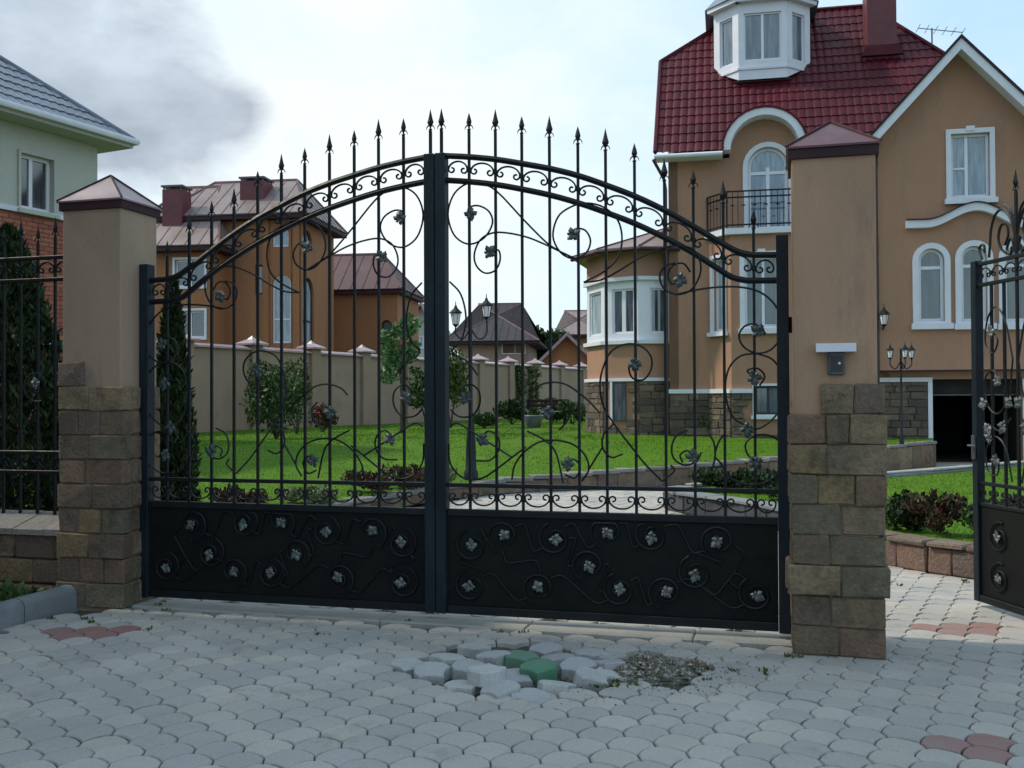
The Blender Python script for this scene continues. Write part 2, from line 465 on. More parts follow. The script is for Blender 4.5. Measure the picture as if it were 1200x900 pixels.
def tile_verts(z_side):
    a = ringscale(.0036); b = ringscale(.0085)
    v = [(x, y, z_side) for x, y in a] + [(x, y, -.006) for x, y in a] + [(x, y, 0) for x, y in b]
    n = NT; f = []
    for i in range(n):
        j = (i+1) % n
        f += [(i, j, n+j, n+i), (n+i, n+j, 2*n+j, 2*n+i)]
    f += [tuple(2*n+i for i in t) for t in tessellate_polygon([[Vector((x, y, 0)) for x, y in b]])]
    return np.array(v), f
TV, TF = tile_verts(-.05)
TINTS = [tuple(x*1.68*w for x, w in zip(t, (1.09, 1.0, .90))) for t in ((.240,.245,.256),(.258,.265,.274),(.222,.229,.240),(.27,.276,.280),(.248,.258,.262),(.228,.235,.252),(.262,.266,.262),(.215,.222,.234))]
RED = (.29,.125,.11)
GREEN = (.05,.20,.11)
def set_tint(me, cols):
    at = me.color_attributes.new('tint', 'FLOAT_COLOR', 'POINT')
    at.data.foreach_set('color', np.asarray(cols, dtype=np.float32).ravel())
def tile_mesh(name, tint, thick=.05):
    me = bpy.data.meshes.new(name)
    v = TV.copy(); v[:NT, 2] = -thick
    f = list(TF) + ([tuple(range(NT-1, -1, -1))] if thick > .055 else [])
    me.from_pydata([tuple(p) for p in v], [], f); me.update()
    me.materials.append(MT['paver']); set_tint(me, [(*tint, 1)]*len(v)); return me
tmesh = [tile_mesh('paver', t) for t in TINTS]; tred = tile_mesh('paver_red', RED)
# threshold strip, low walls, pillars and the islands keep pavers out
LAWNF = [(-3.35,8.35),(-3.2,9.3),(-2.9,10.5),(-2.2,12.8),(-1.2,14.6),(-.2,15.8),(2.0,16.7),(4.93,18.2),(7.9,20.6),(9.0,21.4)]
LAWNB = [(-12,10.2),(-13,13.0),(-13,17),(-12.5,24),(-9,31),(-4,40),(2,52),(8,55),(14,50),(20,45)]
ISL = [(12,20.2),(9.2,18.0),(6.0,15.6),(4.0,14.5),(2.45,13.95),(2.1,13.55),(2.25,13.0),(2.75,12.2),(3.15,11),(3.36,9.0),(3.62,8.52),(3.95,8.12),(4.6,7.6),(6,7.3),(9,7.4),(13,8.5)]
def inside(p, poly):
    x, y = p; c = False; n = len(poly)
    for i in range(n):
        x1, y1 = poly[i]; x2, y2 = poly[(i+1) % n]
        if (y1 > y) != (y2 > y) and x < (x2-x1)*(y-y1)/(y2-y1)+x1: c = not c
    return c
LAWNP = LAWNF + LAWNB[::-1]
KERB0 = hit_z(100, 708, 0); KERB1 = hit_z(0, 738, 0)
KD = (KERB1-KERB0).normalized()
BEDP = [(KERB0.x-.03, KERB0.y+.3), (KERB0.x, KERB0.y), tuple((KERB0+KD*1.5)[:2]), (-8,5.5), (-9,9.5)]
Gi = G.inverted()
def holes(u, v):
    return ((u-600)/128)**2 + ((v-783)/29)**2 < 1 or ((u-762)/54)**2 + ((v-783)/18)**2 < 1
redzones = [(88,739,22,7),(132,740,24,7),(1130,736,52,9),(1134,874,38,22)]
cr_, sr_ = math.cos(PROT), math.sin(PROT)
near, far = [], []
prnd = random.Random(5)
for j in range(-38, 96):
    for i in range(-44, 62):
        lx = (i + .5*(j % 2))*PW; ly = j*PP
        x = lx*cr_ - ly*sr_; y = 5.2 + lx*sr_ + ly*cr_
        if y < .6 or y > 17.5 or x < -8 or x > 10.5 or (y < 8 and x > 8): continue
        p = (x, y)
        if inside(p, ISL) or inside(p, LAWNP) or inside(p, BEDP): continue
        g = Gi @ Vector((x, y, 0))
        if -.5 < g.x < 5.2 and -.20 < g.y < .19: 
            if g.x < 4.75 and g.y < .12 and g.x > -.1: continue
        if g.x < -.1 and g.y > -.4: continue
        q = proj((x, y, 0))
        red = False
        if q:
            u, v, _ = q
            if holes(u, v): continue
            red = any(((u-a)/c)**2 + ((v-b)/d)**2 < 1 for a, b, c, d in redzones)
        rec = (x, y, prnd.randrange(8), red, prnd.gauss(0, .0022), prnd.gauss(0, .009), prnd.gauss(0, .009), prnd.gauss(0, .012))
        vis = q and -20 < q[0] < 1220 and q[1] < 912 and q[1] > 690
        (near if vis else far).append((q[2] if q else 99, rec))
near.sort(key=lambda t: t[0])
far += near[298:]; near = near[:298]
def tilemat(rec):
    x, y, c, red, dz, rx, ry, rz = rec
    return T((x, y, dz)) @ RZ(PROT+rz) @ RX(rx) @ RY(ry)
for dd, rec in near:
    link('paver', tred if rec[3] else tmesh[rec[2]], pavement, tilemat(rec))
V = []; F = []; CC = []
TVh = np.hstack([TV, np.ones((3*NT, 1))])
for dd, rec in far:
    M4 = np.array(tilemat(rec)); base = len(V)*3*NT
    V.append((TVh @ M4.T)[:, :3]); CC.append(np.tile((*(RED if rec[3] else TINTS[rec[2]]), 1), (3*NT, 1)))
    F += [tuple(i+base for i in f) for f in TF]
me = bpy.data.meshes.new('pavers'); me.from_pydata(np.vstack(V).tolist(), [], F); me.update()
me.materials.append(MT['paver']); set_tint(me, np.vstack(CC))
o = link('distant_pavers', me, pavement, Matrix.Identity(4)); tag(o, kind='stuff')
# pale concrete threshold under the gate
m = MB(); r_ = random.Random(3)
x = -.05
ths = []
while x < 4.72:
    w = r_.uniform(.9, 1.2); x1 = min(x+w, 4.74)
    m = MB().stone(x, x1-.006, -.17, .11, -.05, .004, c=.008, j=.002); ths.append(m); x = x1
th = structure(ths[0].build('threshold_strip', MT['concrete'], None, G))
for q in ths[1:]: q.build('threshold_slab', MT['concrete'], th, G)

# loose pavers heaped up in the broken patch, each a thing
def loose(u, v, z, yaw, rx, ry, tint, label, cat='paver', sc=1.0):
    p = hit_z(u, v, z)
    me = tile_mesh('loose_paver', tint, .075)
    o = link('loose_paver', me, None, T(p) @ RZ(math.radians(yaw)) @ RX(math.radians(rx)) @ RY(math.radians(ry)) @ Matrix.Scale(sc, 4))
    return tag(o, label, cat, 'loose pavers in the broken patch of paving')
gA, gB, gC = (.42,.42,.43), (.48,.48,.47), (.37,.37,.38)
loose(503, 782, .035, 38, 8, -6, gA, 'grey paver sunk and tilted at the left end of the broken patch')
loose(527, 768, .045, -12, -5, 4, gB, 'pale grey paver lying flat behind the leftmost tilted one')
loose(549, 778, .035, 20, 10, 3, gC, 'grey paver wedged to the left of the raised block in the patch')
loose(570, 784, .085, 176, 2, 1, gB, 'grey paver lying on top of another at the front of the broken patch')
loose(587, 803, .03, -8, 5, -7, gA, 'bluish grey paver lying under the raised block at the patch front')
loose(541, 800, .012, 24, -3, 3, gB, 'low pale paver at the front left edge of the broken patch')
loose(577, 765, .042, 8, -4, -5, gA, 'grey paver with a scuffed top behind the raised block')
loose(610, 766, .040, 14, 3, 5, GREEN, 'green painted paver lying farther back in the broken patch')
loose(631, 778, .055, -4, 6, -2, GREEN, 'green painted paver lying nearest the front of the patch')
loose(655, 768, .022, -20, -3, -6, gC, 'grey paver just behind the front green painted one')
loose(676, 776, .045, 10, 9, -4, gC, 'grey paver right of the green pair with its front edge raised')
loose(692, 788, .040, 38, 12, 8, gA, 'grey paver tipped toward the gravel with its face showing')
loose(650, 799, .015, 26, -6, 10, gB, 'pale flat paver leaning low in front of the green pair')
loose(714, 774, .040, -15, -8, -4, gC, 'dark grey paver at the left edge of the gravel heap')
loose(692, 763, .012, 6, -3, 2, gA, 'grey paver slightly lifted at the rear of the broken patch')
loose(622, 812, .010, 2, 4, 3, gA, 'grey paver slightly raised in front of the broken patch')
loose(716, 786, .022, 30, 4, 9, gB, 'pale paver half buried by the left fringe of the gravel')
loose(556, 756, .014, 3, -4, 3, gB, 'pale paver slightly lifted at the back left of the broken patch')
loose(640, 757, .012, -6, 5, -3, gA, 'grey paver slightly lifted at the back behind the green pair')
loose(600, 790, .012, 50, 4, -8, gC, 'dark paver sunk between the raised block and the front green paver')
loose(480, 776, .010, -5, 4, 6, gB, 'outermost slightly raised paver left of the tilted one')
# heap of gravel and dirt, uncountable
gr = random.Random(9); V = []; F = []; CC = []
c0 = hit_z(768, 786, 0)
def pebble(x, y, z, r, col):
    n = len(V)
    for (a, b, c) in ((1,0,0),(-1,0,0),(0,1,0),(0,-1,0),(0,0,1),(0,0,-1)):
        k = r*gr.uniform(.6, 1.25); V.append((x+a*k+gr.uniform(-r,r)*.2, y+b*k+gr.uniform(-r,r)*.2, z+c*k*.75)); CC.append((*col, 1))
    for f in ((0,2,4),(2,1,4),(1,3,4),(3,0,4),(2,0,5),(1,2,5),(3,1,5),(0,3,5)): F.append(tuple(n+i for i in f))
cols = [(.20,.18,.15),(.13,.11,.09),(.27,.26,.24),(.10,.09,.05),(.16,.12,.08),(.33,.32,.30),(.09,.08,.065)]
for k in range(3200):
    a = gr.uniform(0, 2*math.pi); q = math.sqrt(gr.random()); w_ = 1+.22*math.sin(2*a+.6)+.14*math.sin(5*a)+.1*math.sin(9*a+2); x = q*math.cos(a)*.27*w_; y = q*math.sin(a)*.19*w_
    hgt = .06*(1-q*q)**.8*(1+.5*math.sin(17*x+3)*math.cos(15*y))
    pebble(c0.x+x, c0.y+y, max(-.03, hgt - gr.uniform(0, .02)), gr.choice((.006,.008,.012,.018)), gr.choice(cols))
for k in range(1500):
    p = hit_z(gr.gauss(720, 75), gr.gauss(790, 13), 0)
    q = proj(p)
    pebble(p.x, p.y, .002 if not holes(q[0], q[1]) else -.02, gr.choice((.003,.004,.007)), gr.choice(cols))
for k in range(1300):
    u_, v_ = gr.gauss(600, 62), gr.gauss(784, 13); p = hit_z(u_, v_, -.03)
    if holes(u_, v_): pebble(p.x, p.y, -.03, gr.choice((.003,.005,.008,.012)), gr.choice(cols))
me = bpy.data.meshes.new('gravel_heap'); me.from_pydata(V, [], F); me.update(); me.materials.append(MT['gravel']); set_tint(me, CC)
tag(link('gravel_heap', me, None, Matrix.Identity(4)), 'heap of dirt and gravel beside the lifted pavers', 'gravel', kind='stuff')
m = MB(); rings = 5; nn = 22
vs = [(c0.x, c0.y, .022)]
for k in range(1, rings+1):
    q = k/rings
    for j in range(nn):
        a = 2*math.pi*j/nn; w = 1+.16*math.sin(2*a+.6)+.1*math.sin(5*a)
        vs.append((c0.x+.27*q*w*math.cos(a), c0.y+.20*q*w*math.sin(a), .024*(1-q*q)-.03*(q > .99)))
fs = [(0, 1+j, 1+(j+1) % nn) for j in range(nn)]
for k in range(rings-1):
    for j in range(nn):
        a = 1+k*nn+j; b = 1+k*nn+(j+1) % nn; fs.append((a, a+nn, b+nn, b))
m.add(vs, fs); tag(m.build('sand_mound', MT['bedding'], smooth=True), 'low mound of sand under the gravel beside the lifted pavers', 'sand', kind='stuff')

# lawn and island turf
def lawn_h(t, zf, dist): 
    return zf + (.62-zf)*min(1, t*dist/7.0)
FZ = [.14,.15,.17,.20,.21,.23,.33,.42,.52,.55]
m = MB(); NU = 12; vs = []
cols_ = []
for i in range(len(LAWNF)-1):
    for k in range(4 if i < len(LAWNF)-2 else 5):
        t = k/4; a = Vector(LAWNF[i]).lerp(Vector(LAWNF[i+1]), t); b = Vector(LAWNB[i]).lerp(Vector(LAWNB[i+1]), t)
        cols_.append((a, b, FZ[i]*(1-t)+FZ[i+1]*t))
for a, b, zf in cols_:
    D = (b-a).length
    for j in range(NU+1):
        t = (j/NU)**1.7; p = a.lerp(b, t)
        vs.append((p.x, p.y, lawn_h(t, zf, D)+.02*math.sin(p.x*1.3)*math.sin(p.y*.9)*min(1, t*6)))
fs = [(i*(NU+1)+j, (i+1)*(NU+1)+j, (i+1)*(NU+1)+j+1, i*(NU+1)+j+1) for i in range(len(cols_)-1) for j in range(NU)]
m.add(vs, fs); lawn = structure(m.build('lawn', MT['lawn'], smooth=True))
from mathutils.bvhtree import BVHTree
LB = BVHTree.FromPolygons([Vector(v) for v in m.v], m.f)
m = MB()
tr = tessellate_polygon([[Vector((x, y, 0)) for x, y in ISL]])
m.add([(x, y, .25) for x, y in ISL], [tuple(t) for t in tr]); isl = structure(m.build('island_lawn', MT['lawn']))
IB = BVHTree.FromPolygons([Vector(v) for v in m.v], m.f)
def ground_z(x, y):
    for B in (LB, IB):
        h = B.ray_cast(Vector((x, y, 5)), Vector((0, 0, -1)))
        if h[0] is not None: return h[0].z
    return 0.0
def grass(name, region, n, hgt, seed, label):
    g = np.random.RandomState(seed); V = []; k = 0
    x0, x1, y0, y1, test = region
    while k < n:
        x = g.uniform(x0, x1); y = y0 + (y1-y0)*g.uniform()**1.5
        if not test(x, y): k += .2; continue
        z = ground_z(x, y); k += 1
        a = g.uniform(0, 6.28); w = .006*(1+y*.08); h = hgt*g.uniform(.5, 1.2); lx, ly = g.normal(0, .35, 2)*h
        V += [(x-w*math.cos(a), y-w*math.sin(a), z-.01), (x+w*math.cos(a), y+w*math.sin(a), z-.01), (x+lx, y+ly, z+h)]
    me = bpy.data.meshes.new(name); me.from_pydata(V, [], [(3*i, 3*i+1, 3*i+2) for i in range(len(V)//3)]); me.update()
    me.materials.append(MT['blade']); tag(link(name, me, None, Matrix.Identity(4)), label, 'grass', kind='stuff')
grass('grass', (-9, 9, 8.5, 42, lambda x, y: inside((x, y), LAWNP)), 110000, .017, 2, 'short bright green grass of the main lawn')
grass('grass', (2, 9, 7.4, 18, lambda x, y: inside((x, y), ISL)), 30000, .017, 3, 'short bright green grass of the island by the wicket')
# planting bed left of the kerb
m = MB(); tr = tessellate_polygon([[Vector((x, y, 0)) for x, y in BEDP]])
m.add([(x, y, .06) for x, y in BEDP], [tuple(t) for t in tr]); structure(m.build('flower_bed', MT['soil']))
kr = None
for k in range(5):
    a0, a1 = k*.62, k*.62+.61
    p0, p1 = KERB0+KD*a0, KERB0+KD*a1
    p0 = p0 + Vector((.0, .0, 0)); ang = math.atan2(KD.y, KD.x)
    K = frame(KERB0, ang)
    prof = [(0,-.05),(0,.11),(.02,.14),(.05,.155),(.10,.155),(.13,.13),(.14,.0),(.14,-.05)]
    mm = MB(); n = len(prof)
    vs = [(a0, -q, z) for q, z in prof]+[(a1, -q, z) for q, z in prof]
    mm.add(vs, [(i, (i+1) % n, n+(i+1) % n, n+i) for i in range(n)]+[tuple(range(n)), tuple(range(2*n-1, n-1, -1))])
    if kr is None: kr = structure(mm.build('kerb', MT['kerb'], None, K, smooth=35))
    else: mm.build('kerb_stone', MT['kerb'], kr, K, smooth=35)

# low retaining walls: stones in courses with flat coping
def path_wall(name, label, pts, heights, mat, capmat, slen, rows, thick, side, seed, base=0.0, capoff=.03, group=None, capth=.05):
    r = random.Random(seed)
    P = [Vector((*p, 0)) for p in pts]
    seg = [(P[i+1]-P[i]).length for i in range(len(P)-1)]; tot = sum(seg)
    def at(t):
        i = 0
        while i < len(seg)-1 and t > seg[i]: t -= seg[i]; i += 1
        q = t/seg[i]; return P[i].lerp(P[i+1], q), heights[i]*(1-q)+heights[i+1]*q
    root = thing(name, label, 'wall', T(P[0]), group)
    def rowrun(z0f, z1f, mt, nm, len_, y0, y1, j):
        t = r.uniform(-.1, 0); 
        while t < tot:
            t1 = min(tot, t + len_*r.uniform(.75, 1.3)); t0 = max(t, 0)
            if t1-t0 > .04:
                a, ha = at(t0); b, hb = at(t1); d = b-a
                A = frame((a.x, a.y, 0), math.atan2(d.y, d.x)); h = (ha+hb)/2
                MB().stone(.003, d.length-.003, y0, y1+r.uniform(0, .012)*0, z0f(h), z1f(h)+r.uniform(-.004, .006), c=.012, j=j, r=r).build(nm, mt, root, A)
            t = t1
    for k in range(rows):
        rowrun(lambda h, k=k: base+(h-capth-base)*k/rows+.003, lambda h, k=k: base+(h-capth-base)*(k+1)/rows-.003, mat, 'stone', slen, -thick/2, thick/2, .005)
    rowrun(lambda h: h-capth+.002, lambda h: h, capmat, 'coping_stone', slen*1.25, -thick/2-capoff, thick/2+capoff, .006)
    return root
path_wall('retaining_wall', 'low grey stone wall edging the main lawn behind the gate', LAWNF[2:], FZ[2:], MT['stone'], MT['stonecap'], .42, 1, .22, 1, 4, capth=.06)
path_wall('retaining_wall', 'low wall with shade painted into its stones round the far tip of the small lawn, behind the right gate leaf', ISL[4:9], [.27]*5, MT['stoneshade'], MT['kerb'], .4, 1, .22, 1, 8, capth=.045)
path_wall('retaining_wall', 'low reddish stone wall edging the small lawn by the wicket', ISL[8:14], [.27]*6, MT['stonered'], MT['stonered'], .26, 1, .22, 1, 5, capth=.045)
path_wall('kerb_wall', 'pale concrete kerb along the far side of the small lawn', ISL[:5], [.33]*4+[.28], MT['kerb'], MT['concrete'], 1.2, 1, .14, 1, 6, capth=.035, capoff=.01)

# ------------------------------------------------------------------ gate pillars
def stone_course(root, A, w, d, z0, z1, cuts, proud, seed, mat, lo=0.0, hi=None, sides=True):
    """one course: front stones split at cuts (0..1), then side and back stones"""
    r = random.Random(seed); hi = w if hi is None else hi
    xs = [lo] + [c*w for c in cuts] + [hi]
    for i in range(len(xs)-1):
        a = xs[i] - (proud if i == 0 and lo == 0 else 0); b = xs[i+1] + (proud+.018 if i == len(xs)-2 and hi == w else 0)
        MB().stone(a+.0015, b-.0015, -proud-r.uniform(0, .016), .09, z0+.0015, z1-.0015, c=.009, j=.0055, r=r).build('stone', mat, root, A)
    if sides:
        for x0, x1, on in ((-proud-r.uniform(0,.01), .09, lo == 0), (w-.09, w+proud+r.uniform(0,.01), hi == w)):
            if not on: continue
            c = d*r.uniform(.42, .62)
            MB().stone(x0, x1, .094, c-.003, z0+.003, z1-.003, c=.013, j=.004, r=r).build('stone', mat, root, A)
            MB().stone(x0, x1, c+.003, d+proud, z0+.003, z1-.003, c=.013, j=.004, r=r).build('stone', mat, root, A)
        if lo == 0 and hi == w:
            c = w*r.uniform(.4, .6)
            MB().stone(.094, c-.003, d-.09, d+proud, z0+.003, z1-.003, c=.013, j=.004, r=r).build('stone', mat, root, A)
            MB().stone(c+.003, w-.094, d-.09, d+proud, z0+.003, z1-.003, c=.013, j=.004, r=r).build('stone', mat, root, A)
def pillar(label, A, w, d, H, courses, ch, ztop_extra, stmat, capmat, seed, apex=.26, over=.018, fasc=.052):
    root = thing('gate_pillar', label, 'pillar', A)
    MB().stone(.0, w, .0, d, -.05, H, c=.008, j=0).build('shaft', stmat, root)
    for k, c in enumerate(courses):
        cuts, pr = c[0], c[1]
        stone_course(root, A, w, d, k*ch, (k+1)*ch, cuts, pr, seed+k, MT['stone'])
    if ztop_extra:
        lo, hi, cuts = ztop_extra; k = len(courses)
        stone_course(root, A, w, d, k*ch, (k+1)*ch, cuts, .022, seed+50, MT['stone'], lo, hi, sides=(hi == w or lo == 0))
    MB().box(-over, w+over, -over, d+over, H-.005, H+fasc).build('fascia', MT['fascia'], root)
    m = MB(); o = over+.012; z = H+fasc
    m.add([(-o,-o,z),(w+o,-o,z),(w+o,d+o,z),(-o,d+o,z),(-o,-o,z+.012),(w+o,-o,z+.012),(w+o,d+o,z+.012),(-o,d+o,z+.012),(w/2,d/2,z+apex)],
          [(3,2,1,0),(0,1,5,4),(1,2,6,5),(2,3,7,6),(3,0,4,7),(4,5,8),(5,6,8),(6,7,8),(7,4,8)])
    cap = m.build('cap', capmat, root)
    q = MB()
    for cx, cyy in ((-o,-o),(w+o,-o),(w+o,d+o),(-o,d+o)):
        q.tube([(cx, cyy, z+.014), (w/2, d/2, z+apex+.004)], .008, 5)
    q.build('ridge_seam', MT['fascia'], cap)
    return root
pr = hit_z(932, 766, 0)
PRF = frame((pr.x, pr.y, 0), GA)
ph = 1.575/9
right_pillar = pillar('tall brown stucco gate pillar carrying the intercom, right of the big gate', PRF, .468, .52, 2.905,
    [((.52,), .016), ((.43,), .016), ((.55,), .042), ((.42,), .016), ((.56,), .016), ((.28,.72), .028), ((.40,), .03), ((.38,.66), .032)], ph,
    (.15, .468, (.72,)), MT['stucco'], MT['cap'], 100, apex=.215)
pl = hit_z(141, 713, 0)
PLF = frame((pl.x, pl.y, 0), GA) @ T((-.50, 0, 0))
left_pillar = pillar('grey stucco gate pillar with stone foot, left of the big gate', PLF, .50, .43, 2.90,
    [((.45,), .03), ((.35,.75), .02), ((.5,), .022), ((.33,.7), .018), ((.55,), .022), ((.42,), .015), ((.52,), .02), ((.3,.68), .017), ((.48,), .02)], .178,
    (.0, .20, ()), MT['stucco_l'], MT['capmid'], 200, apex=.235)
q = MB().lathe([(.0,-.004),(.012,-.004),(.012,.004),(0,.004)], 10, T((.50+.022, .1, .83)) @ RY(math.pi/2) @ Matrix.Diagonal((3.2,.9,1,1)))
q.build('keyhole', MT['blackpl'], left_pillar)
# pillar the wicket hangs from, just beyond the picture's right edge
far_pillar = pillar('brown stucco pillar that the small wicket gate hangs from', PRF @ T((1.84, 0, 0)), .512, .52, 2.905,
    [((.5,), .016), ((.4,), .02), ((.6,), .018), ((.45,), .016), ((.55,), .016), ((.3,.7), .022), ((.40,), .02), ((.5,), .02)], ph, None, MT['stucco'], MT['cap'], 300)

# intercom under a hood on the right pillar
def pf(u, v, b=0): return hitF(PRF, u, v, b)
x0, z1 = pf(956, 403, -.06); x1, z0 = pf(1003, 412, -.06)
ic = thing('intercom', 'dark intercom panel under a white hood on the stucco pillar', 'intercom', PRF @ T(((x0+x1)/2, 0, z0)))
m = MB(); hw = (x1-x0)/2
m.prism([(-hw, 0), (hw, 0), (hw, z1-z0), (-hw, z1-z0)], -.10, -.001)
m.build('hood', MT['white'], ic)
a, zt = pf(970, 412, -.02); b, zb = pf(990, 439, -.02)
cx = (x0+x1)/2
MB().stone(a-cx, b-cx, -.035, -.001, zb-z0, -.001, c=.004, j=0).build('housing', MT['greyst'], ic)
MB().box(a-cx+.012, b-cx-.012, -.039, -.034, zb-z0+.015, -.02).build('face_plate', MT['blackpl'], ic)
MB().lathe([(0,0),(.008,0),(.007,.006),(0,.007)], 10, T((b-cx-.03, -.038, -.065)) @ RX(math.pi/2)).build('call_button', MT['pvc'], ic)

# ------------------------------------------------------------------ ironwork pieces shared by gates and fence
def spear(big=1.0):
    m = MB(); s = big
    m.lathe([(.004,0),(.013,.004),(.013,.012),(.006,.018),(.007,.030),(.017*s,.052),(.019*s,.062),(.012*s,.09),(.0,.128*s)], 4)
    for sg in (-1, 1):
        m.tube([(0,0,.034),(sg*.016,0,.038),(sg*.026,0,.026),(sg*.030,0,.008)], [.006,.0055,.004,.0015], 4)
    return m.mesh('spear_tip', MT['iron'])
SPEAR = spear(1.0); SPEARB = spear(1.22)
def cscroll(w, h, r=.0078, up=False):
    """arched C with both ends rolled inward"""
    pts = []
    a = w/2
    for k in range(15):
        t = math.pi*k/14; pts.append((a*math.cos(t), 0, h*.42+h*.5*math.sin(t)))
    rr = h*.22
    def curl(sg):
        c = []
        for k in range(1, 12):
            t = k/11; an = -math.pi*1.65*t; q = rr*(1-.62*t)
            cx = sg*(a-rr); cz = h*.42
            c.append((cx + sg*q*math.cos(an), 0, cz + q*math.sin(an)))
        return c
    P = list(reversed(curl(1))) + pts + curl(-1)
    if up: P = [(x, y, h-z) for x, y, z in P]
    P = [(x, y, z-h/2) for x, y, z in P]
    return MB().tube(P, r, 4).mesh('c_scroll', MT['iron'], smooth=60)
def leaf_mesh(mat, seed):
    r = random.Random(seed); m = MB()
    for k, (a, ln) in enumerate(((0, 1.0), (62, .78), (-58, .8), (118, .5), (-120, .5), (165, .6))):
        a = math.radians(a + r.uniform(-8, 8)); ln *= .05
        ca, sa = math.sin(a), math.cos(a)
        def P(f, s, y): return (ca*f*ln + sa*s*ln, y, sa*f*ln - ca*s*ln)
        tip = r.uniform(.0, .012)
        m.add([P(0,0,-.004), P(.3,.22,-.006), P(.62,.36,-.003), P(1,0,-tip), P(.62,-.36,-.003), P(.3,-.22,-.006), P(.5,0,-.012), P(.5,0,.003)],
              [(0,1,6),(1,2,6),(2,3,6),(3,4,6),(4,5,6),(5,0,6),(1,0,7),(2,1,7),(3,2,7),(4,3,7),(5,4,7),(0,5,7)])
    return m.mesh('leaf', mat)
LEAF = [leaf_mesh(MT['iron_leaf'], s) for s in (1, 2, 3)]
LEAFD = [leaf_mesh(MT['iron_leaf_dark'], s) for s in (4, 5, 6)]
COLLAR = MB().stone(-.014, .014, -.012, .012, -.016, .016, c=.005, j=0).mesh('collar', MT['iron'])

def vbar(parent, A, x, z0, z1, r=.0086, tip=None, name='bar', y=0.0):
    ln = z1-z0
    me = MB().box(-r, r, -r, r, 0, ln).mesh('bar', MT['iron'])
    o = link(name, me, parent, A @ T((x, y, z0)))
    if tip is not None: link('spear_tip', tip, o, A @ T((x, y, z1)))
    return o

# arch of the gate, measured on the right leaf and mirrored to the left
ARCH_T = [gp(*p) for p in ((518,182.5),(550,184),(582,187),(613,192),(646,198),(678,206),(710,217),(744,230),(778,246),(810,264),(844,284),(866,295.5),(884,299))]
ARCH_B = [gp(*p) for p in ((518,211),(550,213),(582,216.5),(613,222),(646,229),(678,238),(710,249),(744,262),(778,278),(810,295),(840,314),(858,325),(876,329))]
ZHT = gp(905, 299)[1]; ZHB = gp(905, 329)[1]
def interp(tab, s):
    if s <= tab[0][0]: return tab[0][1]
    for (a, za), (b, zb) in zip(tab, tab[1:]):
        if s <= b: return za + (zb-za)*(s-a)/(b-a)
    return tab[-1][1]
ZA, ZB = .915, .748
BARX = [gp(u, 520)[0] for u in (551,582,613,645.5,679,711.5,745.5,780.5,814.5,849.5,885)]
TIPV = [132,128,136,136,148,151,168,186,199,212,246]
TIPU = [551,582,613,645,678,709,743,778,809,845,880]
TIPZ = [gp(u, v)[1] for u, v in zip(TIPU, TIPV)]
# free scrolls of the field, one list of points each, ending at a leaf
SCR = [
 [(552,252),(549,244),(560,241),(573,248),(577,262),(567,279),(549,286),(532,275),(525,250),(533,226),(551,214),(570,217),(586,228),(614,258),(640,284),(655,294)],
 [(573,297),(584,293),(586,305),(580,317),(568,320),(558,311),(556,297),(563,281),(577,273),(595,273),(618,278),(638,286),(655,294)],
 [(670,274),(675,268),(686,270),(692,282),(687,296),(672,303),(657,296),(648,277),(654,254),(670,242),(688,238),(708,243),(724,258),(729,280),(724,302),(708,318),(684,331)],
 [(797,326),(788,333),(783,322),(789,311),(801,309),(809,319)],
 [(684,331),(704,328),(724,318),(748,303),(772,292),(794,288),(812,292),(821,308),(819,326),(808,341),(792,345),(778,338),(773,324),(779,312),(791,308)],
 [(792,345),(820,339),(848,336),(872,337),(892,343),(908,357),(916,376),(914,396),(903,410),(886,414),(871,406),(866,393),(873,382),(886,380),(892,388)],
 [(882,441),(876,434),(888,432),(896,441),(890,452)],
 [(886,414),(868,417),(855,430),(850,450),(852,472),(860,490),(876,500)],
 [(886,414),(905,421),(916,438),(918,462),(910,486),(890,502),(876,500)],
 [(744,423),(737,430),(741,443),(754,445),(763,433),(763,418),(752,406),(735,403),(717,411),(707,430),(703,452),(707,476),(719,496),(737,520),(756,544),(776,564)],
 [(620,462),(629,453),(645,448),(662,450),(678,460),(692,472),(703,484)],
 [(545,468),(540,458),(550,450),(561,458),(562,474),(553,487),(538,488),(528,480)],
 [(564,514),(572,505),(583,511),(585,526),(575,539),(558,540)],
 [(526,520),(527,540),(535,554),(549,562),(566,560),(583,549),(600,536),(616,524)],
 [(665,545),(672,538),(680,547),(674,560),(662,556)],
 [(600,562),(603,546),(614,530),(632,518),(652,516),(672,521),(686,534),(690,550),(682,564)],
 [(618,505),(640,517),(652,532),(660,566)],
 [(655,504),(664,494),(668,480),(660,470)],
 [(812,536),(806,528),(797,533),(800,542)],
 [(806,504),(793,510),(787,524),(790,538),(802,545),(816,541),(822,530)],
 [(832,510),(837,520),(838,536),(834,552)], [(849,508),(842,518),(838,530)],
 [(884,540),(876,532),(874,520),(884,511),(900,510),(914,518),(919,534),(914,552),(898,565),(876,568),(856,560),(846,546)],
 [(720,496),(708,508),(706,524),(716,536),(730,532)],
 [(776,564),(790,552),(786,545)],
 [(655,294),(672,302)],
 [(527,330),(540,345),(546,372),(541,398),(530,412),(548,424),(560,440)],
 [(916,300+100),(921,430),(918,455)],
 [(600,536),(575,520),(552,505),(536,496),(527,500)],
 [(690,550),(706,524)],
 [(830,548),(846,546),(838,536)],
]
LEAVES = [(552,253,0),(573,297,40),(670,276,60),(798,326,200),(891,389,-60),(884,441,170),(744,425,180),(545,468,30),(564,514,120),(665,546,10),(640,483,90),(812,537,0),(884,540,150),(876,501,180)]
PSCR = [(553,640),(590,628),(650,632),(711,623),(764,628),(842,634),(552,687),(632,689),(726,692),(780,694),(886,697),(690,662),(815,672)]
